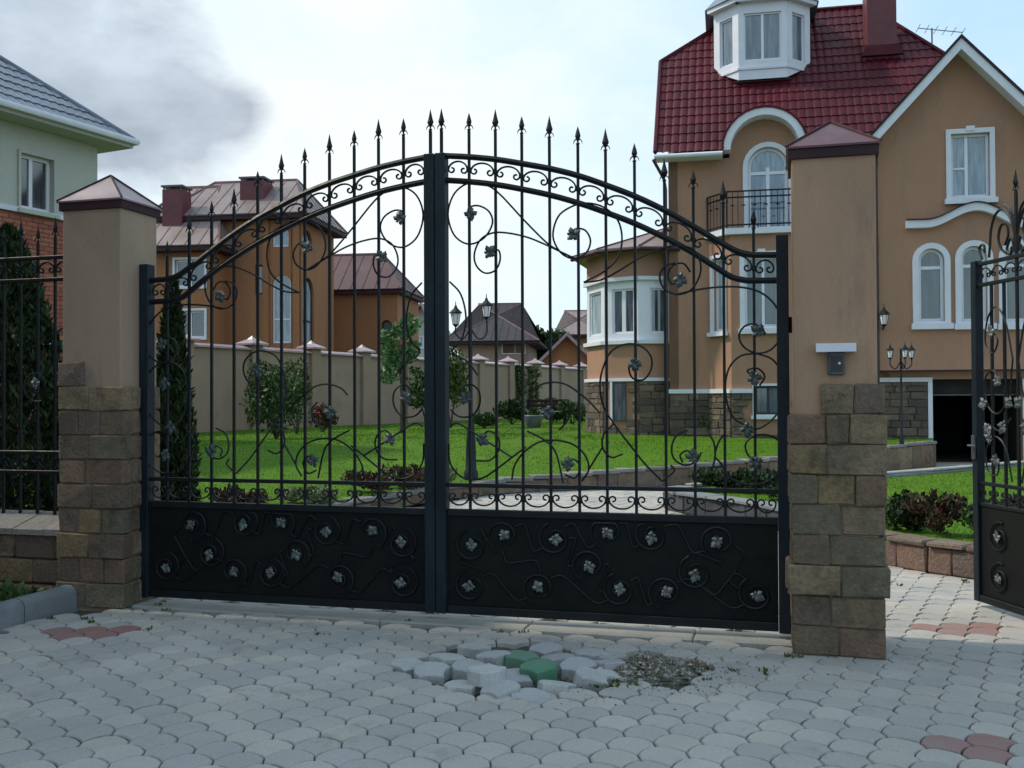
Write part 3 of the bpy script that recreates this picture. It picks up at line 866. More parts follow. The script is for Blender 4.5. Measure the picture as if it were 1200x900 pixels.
def gate_leaf(label, mirror):
    def mx(x): return 2*GC - x if mirror else x
    cL, hR = GC+.003, GL-.02
    root = thing('gate_leaf', label, 'gate', G @ T((mx((cL+hR)/2), 0, 0)), 'two leaves of the arched double gate')
    A = G
    def bx(name, x0, x1, y0, y1, z0, z1, mat, c=.004):
        a, b = sorted((mx(x0), mx(x1)))
        return MB().stone(a, b, y0, y1, z0, z1, c=c, j=0).build(name, mat, root, A)
    zc = gp(512, 181)[1]
    bx('meeting_stile', cL, cL+.073, -.045, .045, .045, zc, MT['iron_blue'])
    hz = gp(921, 275)[1]
    bx('hinge_post', hR-.062, hR+.012, -.045, .045, .04, 2.51, MT['iron_blue'])
    xi0, xi1 = cL+.075, hR-.064
    # bottom sheet and its frame
    bx('panel', xi0, xi1, -.006, .010, .10, .705, MT['panel'], .002)
    bx('bottom_rail', xi0, xi1, -.028, .028, .045, .10, MT['iron'])
    bx('panel_top_rail', xi0, xi1, -.024, .024, .705, ZB+.004, MT['iron'])
    bx('lower_rail', xi0, xi1, -.020, .020, ZA-.015, ZA+.012, MT['iron'])
    # arched rails
    for nm, tab, zh in (('top_rail', ARCH_T, ZHT), ('under_rail', ARCH_B, ZHB)):
        P = spline([(mx(x), z) for x, z in tab], 3); P = [(p.x, 0, p.y) for p in P] + [(mx(hR-.05), 0, zh)]
        P = [(mx(cL+.02), 0, tab[0][1])] + [p for p in P if (p[0] > cL+.03 if not mirror else p[0] < mx(cL+.03))]
        MB().tube(P, .0215, 6).build(nm, MT['iron'], root, A, smooth=50)
    edges = [xi0] + BARX + [xi1]
    for i, x in enumerate(BARX):
        sp = SPEARB if i % 2 == 1 else SPEAR
        vbar(root, A, mx(x), ZB, TIPZ[i]-(.15 if i % 2 else .125), .0086, sp)
    vbar(root, A, mx(cL+.037), zc-.01, gp(519, 127)[1]-.15, .0095, SPEARB)
    # c-scrolls between bars: under the arch (open below) and in the low band (open above)
    for i in range(len(edges)-1):
        a, b = edges[i], edges[i+1]; xm = (a+b)/2; w = (b-a)-.022
        za, zb = (interp(ARCH_T, a)+interp(ARCH_B, a))/2, (interp(ARCH_T, b)+interp(ARCH_B, b))/2
        if a > ARCH_T[-1][0]-.03: za = (ZHT+ZHB)/2
        if b > ARCH_T[-1][0]-.03: zb = (ZHT+ZHB)/2
        sl = math.atan2(zb-za, b-a); zm = (za+zb)/2 + .002
        me = cscroll(w/math.cos(sl)*.97, .115)
        link('c_scroll', me, root, A @ T((mx(xm), 0, zm)) @ RY(sl if mirror else -sl))
        link('c_scroll', cscroll(w, .118, .0075, True), root, A @ T((mx(xm), 0, (ZA+ZB)/2-.004)))
        if 0 < i:
            link('collar', COLLAR, root, A @ T((mx(a), 0, za)))
            link('collar', COLLAR, root, A @ T((mx(a), 0, (ZA+ZB)/2-.01)))
    # field scrolls
    yy = -.014
    sc = []
    for P in SCR:
        Q = [gp(u, v, yy) for u, v in P]
        S = spline([(mx(x), z) for x, z in Q], 5)
        o = MB().tube([(p.x, yy, p.y) for p in S], .0068, 5).build('scroll', MT['iron'], root, A, smooth=60)
        sc.append(o)
    for k, (u, v, a) in enumerate(LEAVES):
        x, z = gp(u, v, yy-.006)
        link('leaf', LEAFD[k % 3], root, A @ T((mx(x), yy-.008, z)) @ RY(math.radians(-a if mirror else a)) @ Matrix.Scale(1.4, 4))
    # scroll ornament on the bottom sheet, a silvered leaf in each roll
    for k, (u, v) in enumerate(PSCR):
        x, z = gp(u, v, -.02); x = min(max(x, xi0+.07), xi1-.1); sg = 1 if k % 2 else -1; up = 1 if v > 660 else -1
        P = []
        for t in range(30):
            q = t/29; an = math.radians(sg*(90+520*q)); rr = .028+.09*q
            P.append((mx(x+rr*math.cos(an)), -.018, z+rr*math.sin(an)*.95))
        P = [(p[0], p[1], min(max(p[2], .125), .685)) for p in P]
        lo_, hi_ = sorted((mx(xi0+.012), mx(xi1-.012)))
        P = [(min(max(p[0], lo_), hi_), p[1], p[2]) for p in P]
        o = MB().tube(P, .0085, 5).build('scroll', MT['iron'], root, A, smooth=60)
        link('leaf', LEAF[k % 3], o, A @ T((mx(x), -.03, z)) @ RY(math.radians(47*k)) @ Matrix.Scale(1.2, 4))
    for i, j in ((0,6),(0,1),(1,2),(2,3),(3,4),(4,5),(6,7),(7,8),(8,9),(9,10),(2,11),(11,8),(5,12),(12,10),(1,7),(5,10)):
        pa = Vector(gp(*PSCR[i], -.02)); pb = Vector(gp(*PSCR[j], -.02)); dv = (pb-pa); ln_ = dv.length; dv.normalize(); nv = Vector((-dv.y, dv.x))*(1 if (i+j) % 2 else -1)
        rr = .112
        S = spline([tuple(pa+nv*rr*.6+dv*rr*.7), tuple(pa+nv*rr*.75+dv*min(ln_*.4, rr*1.4)), tuple((pa+pb)/2), tuple(pb-nv*rr*.75-dv*min(ln_*.4, rr*1.4)), tuple(pb-nv*rr*.6-dv*rr*.7)], 5)
        pts = [(min(max(mx(p.x), min(mx(xi0+.012), mx(xi1-.012))), max(mx(xi0+.012), mx(xi1-.012))), -.018, min(max(p.y, .12), .69)) for p in S]
        MB().tube(pts, .0065, 5).build('scroll', MT['iron'], root, A, smooth=60)
    # hinges on the post
    for z in (.35, 1.95):
        MB().lathe([(.011,-.05),(.011,.05)], 8, T((mx(hR+.02), 0, z))).build('hinge', MT['iron'], root, A)
    return root
gate_leaf('right leaf of the black arched wrought-iron gate, beside the brown intercom pillar', False)
gate_leaf('left leaf of the black arched wrought-iron gate, hung from the grey stucco pillar', True)

# ------------------------------------------------------------------ wicket gate, standing open
WF0 = Vector((3.335, 7.17, 0)); WF1 = Vector((3.47, 6.22, 0))
wd = WF1-WF0; WL = wd.length
WA = frame(WF0, math.atan2(wd.y, wd.x))
wk = thing('wicket_gate', 'small wrought-iron wicket gate standing open with a scrolled crown on top', 'gate', WA)
def wb(name, x0, x1, y0, y1, z0, z1, mat='iron'): return MB().stone(x0, x1, y0, y1, z0, z1, c=.004, j=0).build(name, MT[mat], wk)
wb('lock_stile', 0, .062, -.03, .03, .04, 2.47, 'iron_blue'); wb('hinge_stile', WL-.06, WL, -.03, .03, .04, 2.47, 'iron_blue')
wb('panel', .062, WL-.06, -.006, .008, .09, .72, 'panel'); wb('bottom_rail', .062, WL-.06, -.025, .025, .04, .09)
for z in (.72, .87, 2.28, 2.43): wb('rail', .062, WL-.06, -.016, .016, z, z+.026)
nb = 6
for k in range(1, nb):
    x = .062 + (WL-.122)*k/nb
    mid = k == nb//2
    vbar(wk, WA, x, .745, 2.88 if mid else 2.30, .0086, SPEARB if mid else None)
    for z in (.807, 2.367): link('collar', COLLAR, wk, WA @ T((x, 0, z)))
for k in range(nb):
    x = .062 + (WL-.122)*(k+.5)/nb; w = (WL-.122)/nb-.02
    link('c_scroll', cscroll(w, .10, .0075, True), wk, WA @ T((x, 0, .807)))
    link('c_scroll', cscroll(w, .10, .0055), wk, WA @ T((x, 0, 2.367)))
cm = WL/2
for sg in (-1, 1):
    for P in ([(.02,.02),(.05,.12),(.10,.05),(.06,.01),(.045,.06)], [(.38,.02),(.41,.10),(.36,.12),(.345,.06)],
              [(.30,.02),(.285,.12),(.27,.22),(.22,.31),(.14,.33),(.07,.27),(.02,.16),(.01,.02)],
              [(.12,.08),(.08,.15),(.10,.22),(.16,.22),(.19,.14),(.16,.06),(.10,.02)],
              [(.02,.18),(.05,.30),(.12,.36)]):
        S = spline([(cm+sg*x, 2.456+z) for x, z in P], 5)
        MB().tube([(p.x, -.002, p.y) for p in S], .0095, 5).build('crown_scroll', MT['iron'], wk, smooth=60)
    for P in ([(.03,1.75),(.10,2.0),(.20,2.12),(.30,2.05),(.33,1.88),(.25,1.80),(.19,1.88),(.24,1.95)],
              [(.03,1.75),(.08,1.5),(.20,1.38),(.32,1.45),(.34,1.62),(.24,1.68),(.18,1.58)],
              [(.05,.92),(.12,1.15),(.24,1.22),(.34,1.12),(.31,.97),(.21,.96),(.19,1.07)],
              [(.06,1.35),(.16,1.26),(.30,1.30)]):
        S = spline([(cm+sg*x, z) for x, z in P], 5)
        MB().tube([(p.x, -.016, p.y) for p in S], .0065, 5).build('scroll', MT['iron'], wk, smooth=60)
    for k, (x, z) in enumerate(((.25,1.94),(.19,1.60),(.22,1.06),(.30,1.28),(.12,1.30),(.33,1.45),(.05,1.45),(.28,1.2))):
        link('leaf', (LEAF if k in (0,1,3,5) else LEAFD)[k % 3], wk, WA @ T((cm+sg*x, -.026, z)) @ RY(k*.9) @ Matrix.Scale(1.4, 4))
    for k, (x, z) in enumerate(((.2,.52),(.2,.24))):
        P = []
        for t in range(30):
            q = t/29; an = math.radians(sg*(90+560*q)); rr = .025+.09*q
            P.append((cm+sg*x+rr*math.cos(an), -.018, z+rr*math.sin(an)))
        o = MB().tube(P, .0065, 5).build('scroll', MT['iron'], wk, smooth=60)
        link('leaf', LEAF[k], o, WA @ T((cm+sg*x, -.03, z)) @ RY(k*1.3) @ Matrix.Scale(1.15, 4))
MB().stone(.01, .05, -.045, -.03, 1.05, 1.22, c=.003, j=0).build('lock_plate', MT['greyst'], wk)
MB().tube([(.03,-.045,1.15),(.03,-.08,1.15),(.12,-.08,1.15)], .008, 6).build('handle', MT['greyst'], wk)

# ------------------------------------------------------------------ iron fence and low stone wall left of the gate
FX1 = (PLF.inverted() @ Vector((0,0,0))).x*0
fence = thing('iron_fence', 'black iron fence with spear tips on the low stone wall, left of the gate', 'fence', PLF @ T((-2.2, .25, .58)))
FA = PLF @ T((0, .25, 0))
for z in (2.60, 2.43, 1.10, .95):
    MB().stone(-4.4, -.02, -.018, .018, z-.014, z+.014, c=.004, j=0).build('rail', MT['iron'], fence, FA)
xs_ = []
x = -.115
while x > -4.3:
    xs_.append(x); vbar(fence, FA, x, .58, 2.72 if len(xs_) % 2 else 2.76, .0086, SPEAR if len(xs_) % 2 else SPEARB); x -= .158
for k in range(len(xs_)):
    a = xs_[k]; b = xs_[k-1] if k else -.02
    if k == 0: continue
    link('c_scroll', cscroll(b-a-.02, .115), fence, FA @ T(((a+b)/2, 0, 2.515)))
    link('c_scroll', cscroll(b-a-.02, .105, .0075, True), fence, FA @ T(((a+b)/2, 0, 1.025)))
for k in (2, 9, 16, 23):
    if k < len(xs_):
        P = []
        for t in range(34):
            q = t/33; an = math.radians(90+600*q); rr = .02+.12*q
            P.append((xs_[k]+rr*math.cos(an), -.014, 1.62+rr*math.sin(an)))
        MB().tube(P, .006, 5).build('scroll', MT['iron'], fence, FA, smooth=60)
        link('leaf', LEAF[k % 3], fence, FA @ T((xs_[k], -.02, 1.62)) @ Matrix.Scale(1.3, 4))
lw = thing('low_stone_wall', 'low stone wall with slanted pale coping under the iron fence', 'wall', PLF @ T((-2.2, .2, 0)))
r = random.Random(21)
for k in range(3):
    x = -4.4
    while x < -.02:
        w = r.uniform(.22, .42); x1 = min(x+w, -.02)
        if -.02-x1 < .08: x1 = -.02
        MB().stone(x+.003, x1-.003, .06-r.uniform(0,.012)-(.03 if k == 0 else 0), .46, -.05+k*.185, -.05+(k+1)*.185-.006, c=.014, j=.005, r=r).build('stone', MT['stone'], lw, PLF)
        x = x1
x = -4.4
while x < -.02:
    w = r.uniform(.17, .30); x1 = min(x+w, -.02); sk = .09
    if -.02-x1 < .06: x1 = -.02
    m = MB(); dz = r.uniform(-.006, .006)
    x0_, x1_ = x+.003, x1-.003
    m.add([(x0_,.02,.50),(x1_,.02,.50),(x1_,.50,.50),(x0_,.50,.50),(x0_,.02,.54+dz),(x1_,.02,.54+dz),(x1_+sk*.6,.30,.645+dz),(x0_+sk*.6,.30,.645+dz),(x0_,.50,.56),(x1_,.50,.56)],
          [(0,3,2,1),(0,1,5,4),(4,5,6,7),(7,6,9,8),(8,9,2,3),(0,4,7,8,3),(1,2,9,6,5)])
    m.build('coping_stone', MT['stonecap'], lw, PLF); x = x1

# ------------------------------------------------------------------ walls with openings, windows
def outline(s0, s1, z0, z1, arch=False, n=12, grow=0.0):
    s0 -= grow; s1 += grow; z0 -= grow; z1 += grow
    if not arch: return [(s0, z0), (s1, z0), (s1, z1), (s0, z1)]
    r = (s1-s0)/2; c = (s0+s1)/2; zc = z1-r
    return [(s0, z0), (s1, z0)] + [(c+r*math.cos(math.pi*k/n), zc+r*math.sin(math.pi*k/n)) for k in range(n+1)]
def wall(name, poly, openings, mat, parent, A, depth=.22, label=None):
    """poly and openings: (x,z) loops in the plane y=0 of A; front face, reveals; back closed by a sheet"""
    m = MB(); loops = [poly] + [outline(*o[:5]) for o in openings]
    P = [Vector((x, z, 0)) for l in loops for x, z in l]
    tr = tessellate_polygon([[Vector((x, z, 0)) for x, z in l] for l in loops])
    n = len(P)
    m.add([(p.x, 0, p.y) for p in P], [tuple(t) for t in tr])
    base = 0
    for li, l in enumerate(loops):
        k = len(l)
        vs = [(x, 0, z) for x, z in l] + [(x, depth, z) for x, z in l]
        m.add(vs, [(i, (i+1) % k, k+(i+1) % k, k+i) for i in range(k)])
    m.add([(p.x, depth, p.y) for p in P], [tuple(reversed(t)) for t in tr])
    return m.build(name, mat, parent, A, fix=True, label=label)
def window(parent, A, s0, s1, z0, z1, arch=False, name='window', mull=(), trans=(), sur=.09, sill=True, pane='pane',
           surmat='white', framemat='pvc', fw=.055, rec=.09, label=None, key=False, sash=True):
    c = ((s0+s1)/2, (z0+z1)/2)
    m = MB()
    out = outline(s0+.004, s1-.004, z0+.004, z1-.004, arch); inn = outline(s0+.004, s1-.004, z0+.004, z1-.004, arch, grow=-fw)
    m.ring(inn, out, rec, rec+.07)
    zc = z1-(s1-s0)/2 if arch else z1
    for f in mull:
        x = s0+(s1-s0)*f; top = z1-fw if not arch else (zc if trans else z1-fw)
        m.box(x-fw*.55, x+fw*.55, rec+.004, rec+.066, z0+fw, top)
    for f in trans:
        z = z0+(z1-z0)*f; m.box(s0+fw, s1-fw, rec+.002, rec+.068, z-fw*.5, z+fw*.5)
    w = m.build(name, MT[framemat], parent, A, label=label)
    MB().prism(inn, rec+.035, rec+.045).build('pane', MT[pane], w, A)
    if sur:
        o2 = outline(s0, s1, z0, z1, arch, grow=sur)
        o1 = outline(s0, s1, z0, z1, arch, grow=-.004)
        MB().ring(o1, o2, -.045, .03).build('surround', MT[surmat], w, A)
        if key: MB().box(c[0]-.09, c[0]+.09, -.07, -.03, z1+sur-.06, z1+sur+.05).build('keystone', MT[surmat], w, A)
    if sill:
        MB().box(s0-sur-.04, s1+sur+.04, -.11, .02, z0-sur-.05, z0-sur*.35).build('sill', MT[surmat], w, A)
    return w
def tileroof(name, poly, mat, parent, A, pitch=.185, step=.35, amp=.024, label=None, seg=6, cut=None, deck=None):
    """metal-tile sheet over a convex planar polygon (first edge = eave), real ribs and steps"""
    P = [Vector(p) for p in poly]
    ex = (P[1]-P[0]).normalized(); nrm = ex.cross(P[2]-P[0]).normalized()
    if nrm.z < 0: nrm = -nrm
    ey = nrm.cross(ex).normalized()
    if (P[2]-P[0]).dot(ey) < 0: ey = -ey
    C2 = [((p-P[0]).dot(ex), (p-P[0]).dot(ey)) for p in P]
    x0 = min(c[0] for c in C2); x1 = max(c[0] for c in C2); y1 = max(c[1] for c in C2)
    nx = max(2, int((x1-x0)/pitch*seg)); rows = max(1, int(math.ceil(y1/step)))
    vs = []; fs = []
    for j in range(rows):
        for yy, zz in ((j*step, .020), (j*step+step*.55, .009), ((j+1)*step, 0.0)):
            for i in range(nx+1):
                x = x0+(x1-x0)*i/nx
                w = abs(math.sin(math.pi*(x-x0)/pitch))**.8*amp
                vs.append(P[0]+ex*x+ey*yy+nrm*(zz+w))
    R_ = nx+1
    for r in range(rows*3-1):
        for i in range(nx): fs.append((r*R_+i, r*R_+i+1, (r+1)*R_+i+1, (r+1)*R_+i))
    me = bpy.data.meshes.new(name); me.from_pydata([tuple(v) for v in vs], [], fs); me.update()
    bm = bmesh.new(); bm.from_mesh(me)
    cen = sum(P, Vector())/len(P)
    for i in range(len(P)):
        a, b = P[i], P[(i+1) % len(P)]
        side = (b-a).cross(nrm).normalized()
        if side.dot(cen-a) > 0: side = -side
        g = bm.verts[:]+bm.edges[:]+bm.faces[:]
        bmesh.ops.bisect_plane(bm, geom=g, plane_co=a, plane_no=side, clear_outer=True, clear_inner=False)
    if cut:
        bmesh.ops.delete(bm, geom=[f for f in bm.faces if cut(f.calc_center_median())], context='FACES')
    bmesh.ops.recalc_face_normals(bm, faces=bm.faces); bm.to_mesh(me); bm.free()
    me.materials.append(mat)
    o = link(name, me, parent, A, label)
    if deck: P = [Vector(p) for p in deck]
    m = MB(); n = len(P); dn = nrm*-.05
    m.add([tuple(p) for p in P]+[tuple(p+dn) for p in P], [tuple(range(n)), tuple(range(2*n-1, n-1, -1))]+[(i, (i+1) % n, n+(i+1) % n, n+i) for i in range(n)])
    m.build('roof_deck', MT['fascia'], o, A)
    return o

# ------------------------------------------------------------------ main house
HA = math.radians(-12)
H = frame((3.80, 24.0, 0), HA)
def hp(u, v, b=0.0, F=None): return hitF(F or H, u, v, b)
house = thing('stucco_house', 'large brown stucco house with red tiled roof and white trim behind the right pillar', 'house', H)
def hs(u, b=0.0): return hp(u, 400, b)[0]
def hzz(u, v, b=0.0): return hp(u, v, b)[1]
def opening(u0, u1, v0, v1, b, arch=False, F=None):
    """opening from its picture bounds on the plane b of the facade"""
    um, vm = (u0+u1)/2, (v0+v1)/2
    a = hp(u0, vm, b, F)[0]; c = hp(u1, vm, b, F)[0]
    return [a, c, hp(um, v1, b, F)[1], hp(um, v0, b, F)[1], arch]
ZE = 7.22
# main facade, b = 0
door = opening(876, 924, 172, 262, 0, True); door[2] = 5.42
SBAY0, SBAY1 = hs(831), 3.95
bw = opening(799, 822, 560, 570, 0)
arc_c = hs(897); arc_r = .80
zspr = hzz(897, 178)
def archpts(c, r, z, n=14, a0=0, a1=math.pi): return [(c+r*math.cos(a0+(a1-a0)*k/n), z+r*math.sin(a0+(a1-a0)*k/n)) for k in range(n+1)]
poly = [(0, .2), (4.9, .2), (4.9, ZE), (arc_c+arc_r, ZE)] + archpts(arc_c, arc_r, zspr) + [(arc_c-arc_r, ZE), (0, ZE)]
wall('wall', poly, [door], MT['house'], house, H)
# arched hood over the balcony door
m = MB(); o1 = archpts(arc_c, arc_r-.02, zspr); o2 = archpts(arc_c, arc_r+.15, zspr)
def arcband(m, inner, outer, y0, y1):
    n = len(inner); vs = [(x,y0,z) for x,z in inner]+[(x,y0,z) for x,z in outer]+[(x,y1,z) for x,z in inner]+[(x,y1,z) for x,z in outer]
    fs = []
    for i in range(n-1):
        fs += [(i,i+1,n+i+1,n+i), (2*n+i+1,2*n+i,3*n+i,3*n+i+1), (i,2*n+i,2*n+i+1,i+1), (n+i+1,3*n+i+1,3*n+i,n+i)]
    fs += [(0,n,3*n,2*n), (n-1,2*n-1,4*n-1,3*n-1)]
    return m.add(vs, fs)
arcband(m, o1, o2, -.42, .0); hood = m.build('arch_hood', MT['white'], house, H)
m = MB(); arcband(m, archpts(arc_c, arc_r+.145, zspr), archpts(arc_c, arc_r+.19, zspr), -.45, 1.1); m.build('hood_roof', MT['rooftile'], hood, H)
window(house, H, *door[:4], True, name='balcony_door', mull=(.5,), trans=(.70,), sur=.11, sill=False, pane='panecurt', fw=.075, label='white arched balcony door')
# eave soffit and gutter of the main roof
MB().box(-.28, arc_c-arc_r-.16, -.42, .0, ZE-.03, ZE+.01).build('soffit', MT['white'], house, H)
g_ = MB(); g_.tube([(-.30, -.47, ZE+.01), (arc_c-arc_r-.16, -.47, ZE+.01)], .055, 8); g_.build('gutter', MT['white'], house, H, smooth=60)
# main roof : half-hipped
S0, S1 = -.28, 6.6
def rz(b): return 7.3+1.25*(b+.45)
def rp(s, b): return (s, b, rz(b))
RB = 3.08; zr = rz(RB)
front = tileroof('roof', [rp(S0,-.45), rp(S1,-.45), rp(S1,1.55), rp(5.0,RB), rp(1.6,RB), rp(S0,1.91)], MT['rooftile'], house, H, label='front slope of dark red metal tile',
    cut=lambda p: abs(p.x-arc_c) < arc_r+.16 and (p.z < zspr or (p.x-arc_c)**2+(p.z-zspr)**2 < (arc_r+.13)**2),
    deck=[rp(S0,1.2), rp(S1,1.2), rp(S1,1.55), rp(5.0,RB), rp(1.6,RB), rp(S0,1.91)])
MB().box(arc_c-arc_r+.02, arc_c+arc_r-.02, .24, .28, ZE-.3, zspr+.02).build('attic_back', MT['house'], house, H)
tileroof('roof', [(S1,2*RB+.45,rz(-.45)), (S0,2*RB+.45,rz(-.45)), (S0,2*RB-1.91,rz(1.91)), (1.6,RB,zr), (5.0,RB,zr), (S1,2*RB-1.55,rz(1.55))], MT['rooftile'], house, H, seg=4)
tileroof('hip', [(S0,2*RB-1.91,rz(1.91)), (S0,1.91,rz(1.91)), (1.6,RB,zr)], MT['rooftile'], house, H, seg=4)
tileroof('hip', [(S1,1.55,rz(1.55)), (S1,2*RB-1.55,rz(1.55)), (5.0,RB,zr)], MT['rooftile'], house, H, seg=4)
m = MB()
for a, b in ((rp(1.6,RB),rp(5.0,RB)), (rp(S0,1.91),rp(1.6,RB)), (rp(S1,1.55),rp(5.0,RB)), (rp(S0,-.45),rp(S0,1.91)), ((S0,2*RB-1.91,rz(1.91)),(1.6,RB,zr))):
    m.tube([tuple(Vector(a)+Vector((0,0,.045))), tuple(Vector(b)+Vector((0,0,.045)))], .055, 6)
m.build('ridge_cap', MT['rooftile'], house, H, smooth=60)
# verge boards and side walls
wl = frame(H @ Vector((0, 6.16, 0)), HA-math.pi/2)
side = [(0, .2), (6.16, .2), (6.16, ZE), (6.16-1.91, rz(1.91)-.1), (1.91, rz(1.91)-.1), (0, ZE)]
wall('side_wall', side, [], MT['house'], house, wl)
MB().box(.05, 8.0, 5.95, 6.15, .2, ZE).build('back_wall', MT['house'], house, H)
m = MB()
for b0, b1 in ((-.45, 1.91),):
    m.prism([(0, 0)], 0, 0) if False else None
    m.add([(S0-.02, b0, rz(b0)-.16), (S0-.02, b1, rz(b1)-.16), (S0-.02, b1, rz(b1)+.03), (S0-.02, b0, rz(b0)+.03),
           (S0+.02, b0, rz(b0)-.16), (S0+.02, b1, rz(b1)-.16), (S0+.02, b1, rz(b1)+.03), (S0+.02, b0, rz(b0)+.03)],
          [(0,1,2,3),(4,7,6,5),(0,3,7,4),(1,5,6,2),(3,2,6,7),(0,4,5,1)])
m.build('verge_board', MT['fascia'], house, H)
# chimney and aerial
chn = MB().stone(4.80, 5.50, 1.55, 2.25, 9.4, 13.3, c=.01, j=0).build('chimney', MT['chim'], house, H)
MB().box(4.70, 5.60, 1.45, 2.35, 13.3, 13.42).build('chimney_cap', MT['chim'], chn, H)
MB().prism([(4.66,9.9),(5.64,9.9),(5.54,10.15),(4.76,10.15)], 1.42, 1.56).build('flashing', MT['rooftile'], chn, H)
m = MB(); a = hp(1092, 52, 3.4); b_ = hp(1092, 33, 3.4)
m.tube([(a[0], 3.4, a[1]-.8), (b_[0], 3.4, b_[1])], .02, 5)
c0_ = hp(1076, 33, 3.4); c1_ = hp(1128, 38, 3.4); m.tube([(c0_[0],3.4,c0_[1]),(c1_[0],3.4,c1_[1])], .012, 4)
for f in (.0, .2, .4, .6, .8, 1):
    x = c0_[0]*(1-f)+c1_[0]*f; z = c0_[1]*(1-f)+c1_[1]*f; m.tube([(x, 3.1, z), (x, 3.7, z)], .008, 4)
m.build('aerial', MT['greyst'], house, H)
# eight-sided white dormer
dc = (hs(868, 1.0)+hs(925, 1.0))/2; hw_ = (hs(925, 1.0)-hs(868, 1.0))/2; ct = .60; b0 = 1.0
dpoly = [(dc-hw_-ct, b0+ct), (dc-hw_, b0), (dc+hw_, b0), (dc+hw_+ct, b0+ct)]
zdb, zdt = hp(896, 92, b0)[1], 11.35
dorm = thing('x','y','z') if False else None
droot = MB()
bt = [(x, y) for x, y in dpoly]; low = [(dc-hw_-ct*.8, b0+ct+.35), (dc-hw_*.9, b0+.0), (dc+hw_*.9, b0+.0), (dc+hw_+ct*.8, b0+ct+.35)]
# body built of three faceted walls with windows
faces = list(zip(dpoly, dpoly[1:]))
dormer = MB().add([(x, y, zdb-.0) for x, y in dpoly]+[(dpoly[3][0], 3.4, zdb), (dpoly[0][0], 3.4, zdb)]+[(x, y, zdt) for x, y in dpoly]+[(dpoly[3][0], 3.4, zdt), (dpoly[0][0], 3.4, zdt)],
     [(3,4,10,9), (5,0,6,11), (0,5,4,3,2,1)]).build('dormer', MT['white'], house, H, label='white eight-sided dormer turret')
for k, ((ax, ay), (bx, by)) in enumerate(faces):
    ang = math.atan2(by-ay, bx-ax); ln = math.hypot(bx-ax, by-ay)
    A = H @ T((ax, ay, 0)) @ RZ(ang)
    wz0, wz1 = 9.85, 11.03
    ml = .2 if k != 1 else .13
    lo = zdb - (0.0 if k == 1 else -.35)
    ops = [(ml, ln-ml, wz0, wz1, False)]
    zl = zdb if k == 1 else zdb+.0
    p = [(0, zl if k != 0 else zdb+.42), (ln, zl if k != 2 else zdb+.42), (ln, zdt), (0, zdt)]
    wall('dormer_face', p, ops, MT['white'], dormer, A, depth=.12)
    m = MB(); s0, s1 = ops[0][:2]
    out = outline(s0, s1, wz0, wz1); inn = outline(s0, s1, wz0, wz1, grow=-.04); m.ring(inn, out, .05, .1)
    if k == 1: m.box((s0+s1)/2-.03, (s0+s1)/2+.03, .052, .098, wz0, wz1)
    m.build('window_frame', MT['pvc'], dormer, A)
    MB().prism(inn, .075, .08).build('pane', MT['pane'], dormer, A)
    MB().prism([(0, 9.62),(ln, 9.62),(ln, 9.68),(0, 9.68)], -.03, .0).build('moulding', MT['white'], dormer, A)
    MB().prism([(-.06, zdt-.06),(ln+.06, zdt-.06),(ln+.1, zdt+.06),(-.1, zdt+.06)], -.16, .1).build('eave', MT['white'], dormer, A)
m = MB(); ap = (dc, b0+1.1, 13.0); ov = .22
ring_ = [(dc-hw_-ct-ov, b0+ct-.05), (dc-hw_-.1, b0-ov), (dc+hw_+.1, b0-ov), (dc+hw_+ct+ov, b0+ct-.05), (dc+hw_+ct+ov, 3.3), (dc-hw_-ct-ov, 3.3)]
m.add([(x, y, zdt+.05) for x, y in ring_]+[ap], [(i, (i+1) % 6, 6) for i in range(6)]+[(5,4,3,2,1,0)])
m.build('dormer_roof', MT['roofgrey'], dormer, H)

# bay under the balcony with a canted side
by = -.6
sb1 = hs(857, by); sb2 = 3.45
wz0, wz1 = hzz(892, 383, by), hzz(892, 300, by)
fw0, fw1 = hs(873, by), hs(913, by)
wall('bay_wall', [(sb1, .2), (sb2, .2), (sb2, 5.28), (sb1, 5.28)], [(fw0, fw1, wz0, wz1, False), (hs(884, by), hs(916, by), hzz(898, 486, by), hzz(898, 452, by), False)], MT['house'], house, H @ T((0, by, 0)))
window(house, H @ T((0, by, 0)), fw0, fw1, wz0, wz1, mull=(.55,), trans=(), sur=.11, pane='panegreen', key=True)
bwn = window(house, H @ T((0, by, 0)), hs(884, by), hs(916, by), hzz(898, 486, by), hzz(898, 452, by), mull=(.5,), sur=.05, pane='pane', framemat='blackpl', name='basement_window')
ang = math.atan2(by, sb1-SBAY0); ln = math.hypot(by, sb1-SBAY0)
A = H @ T((SBAY0, 0, 0)) @ RZ(ang)
wz0c, wz1c = hzz(843, 388, -.3), hzz(843, 302, -.3)
wall('bay_wall', [(0, .2), (ln, .2), (ln, 5.28), (0, 5.28)], [(ln*.20, ln*.72, wz0c, wz1c, False)], MT['house'], house, A)
window(house, A, ln*.20, ln*.72, wz0c, wz1c, sur=.07, pane='paneblue')
A2 = H @ T((sb2, by, 0)) @ RZ(-ang)
wall('bay_wall', [(0, .2), (ln, .2), (ln, 5.28), (0, 5.28)], [], MT['house'], house, A2)
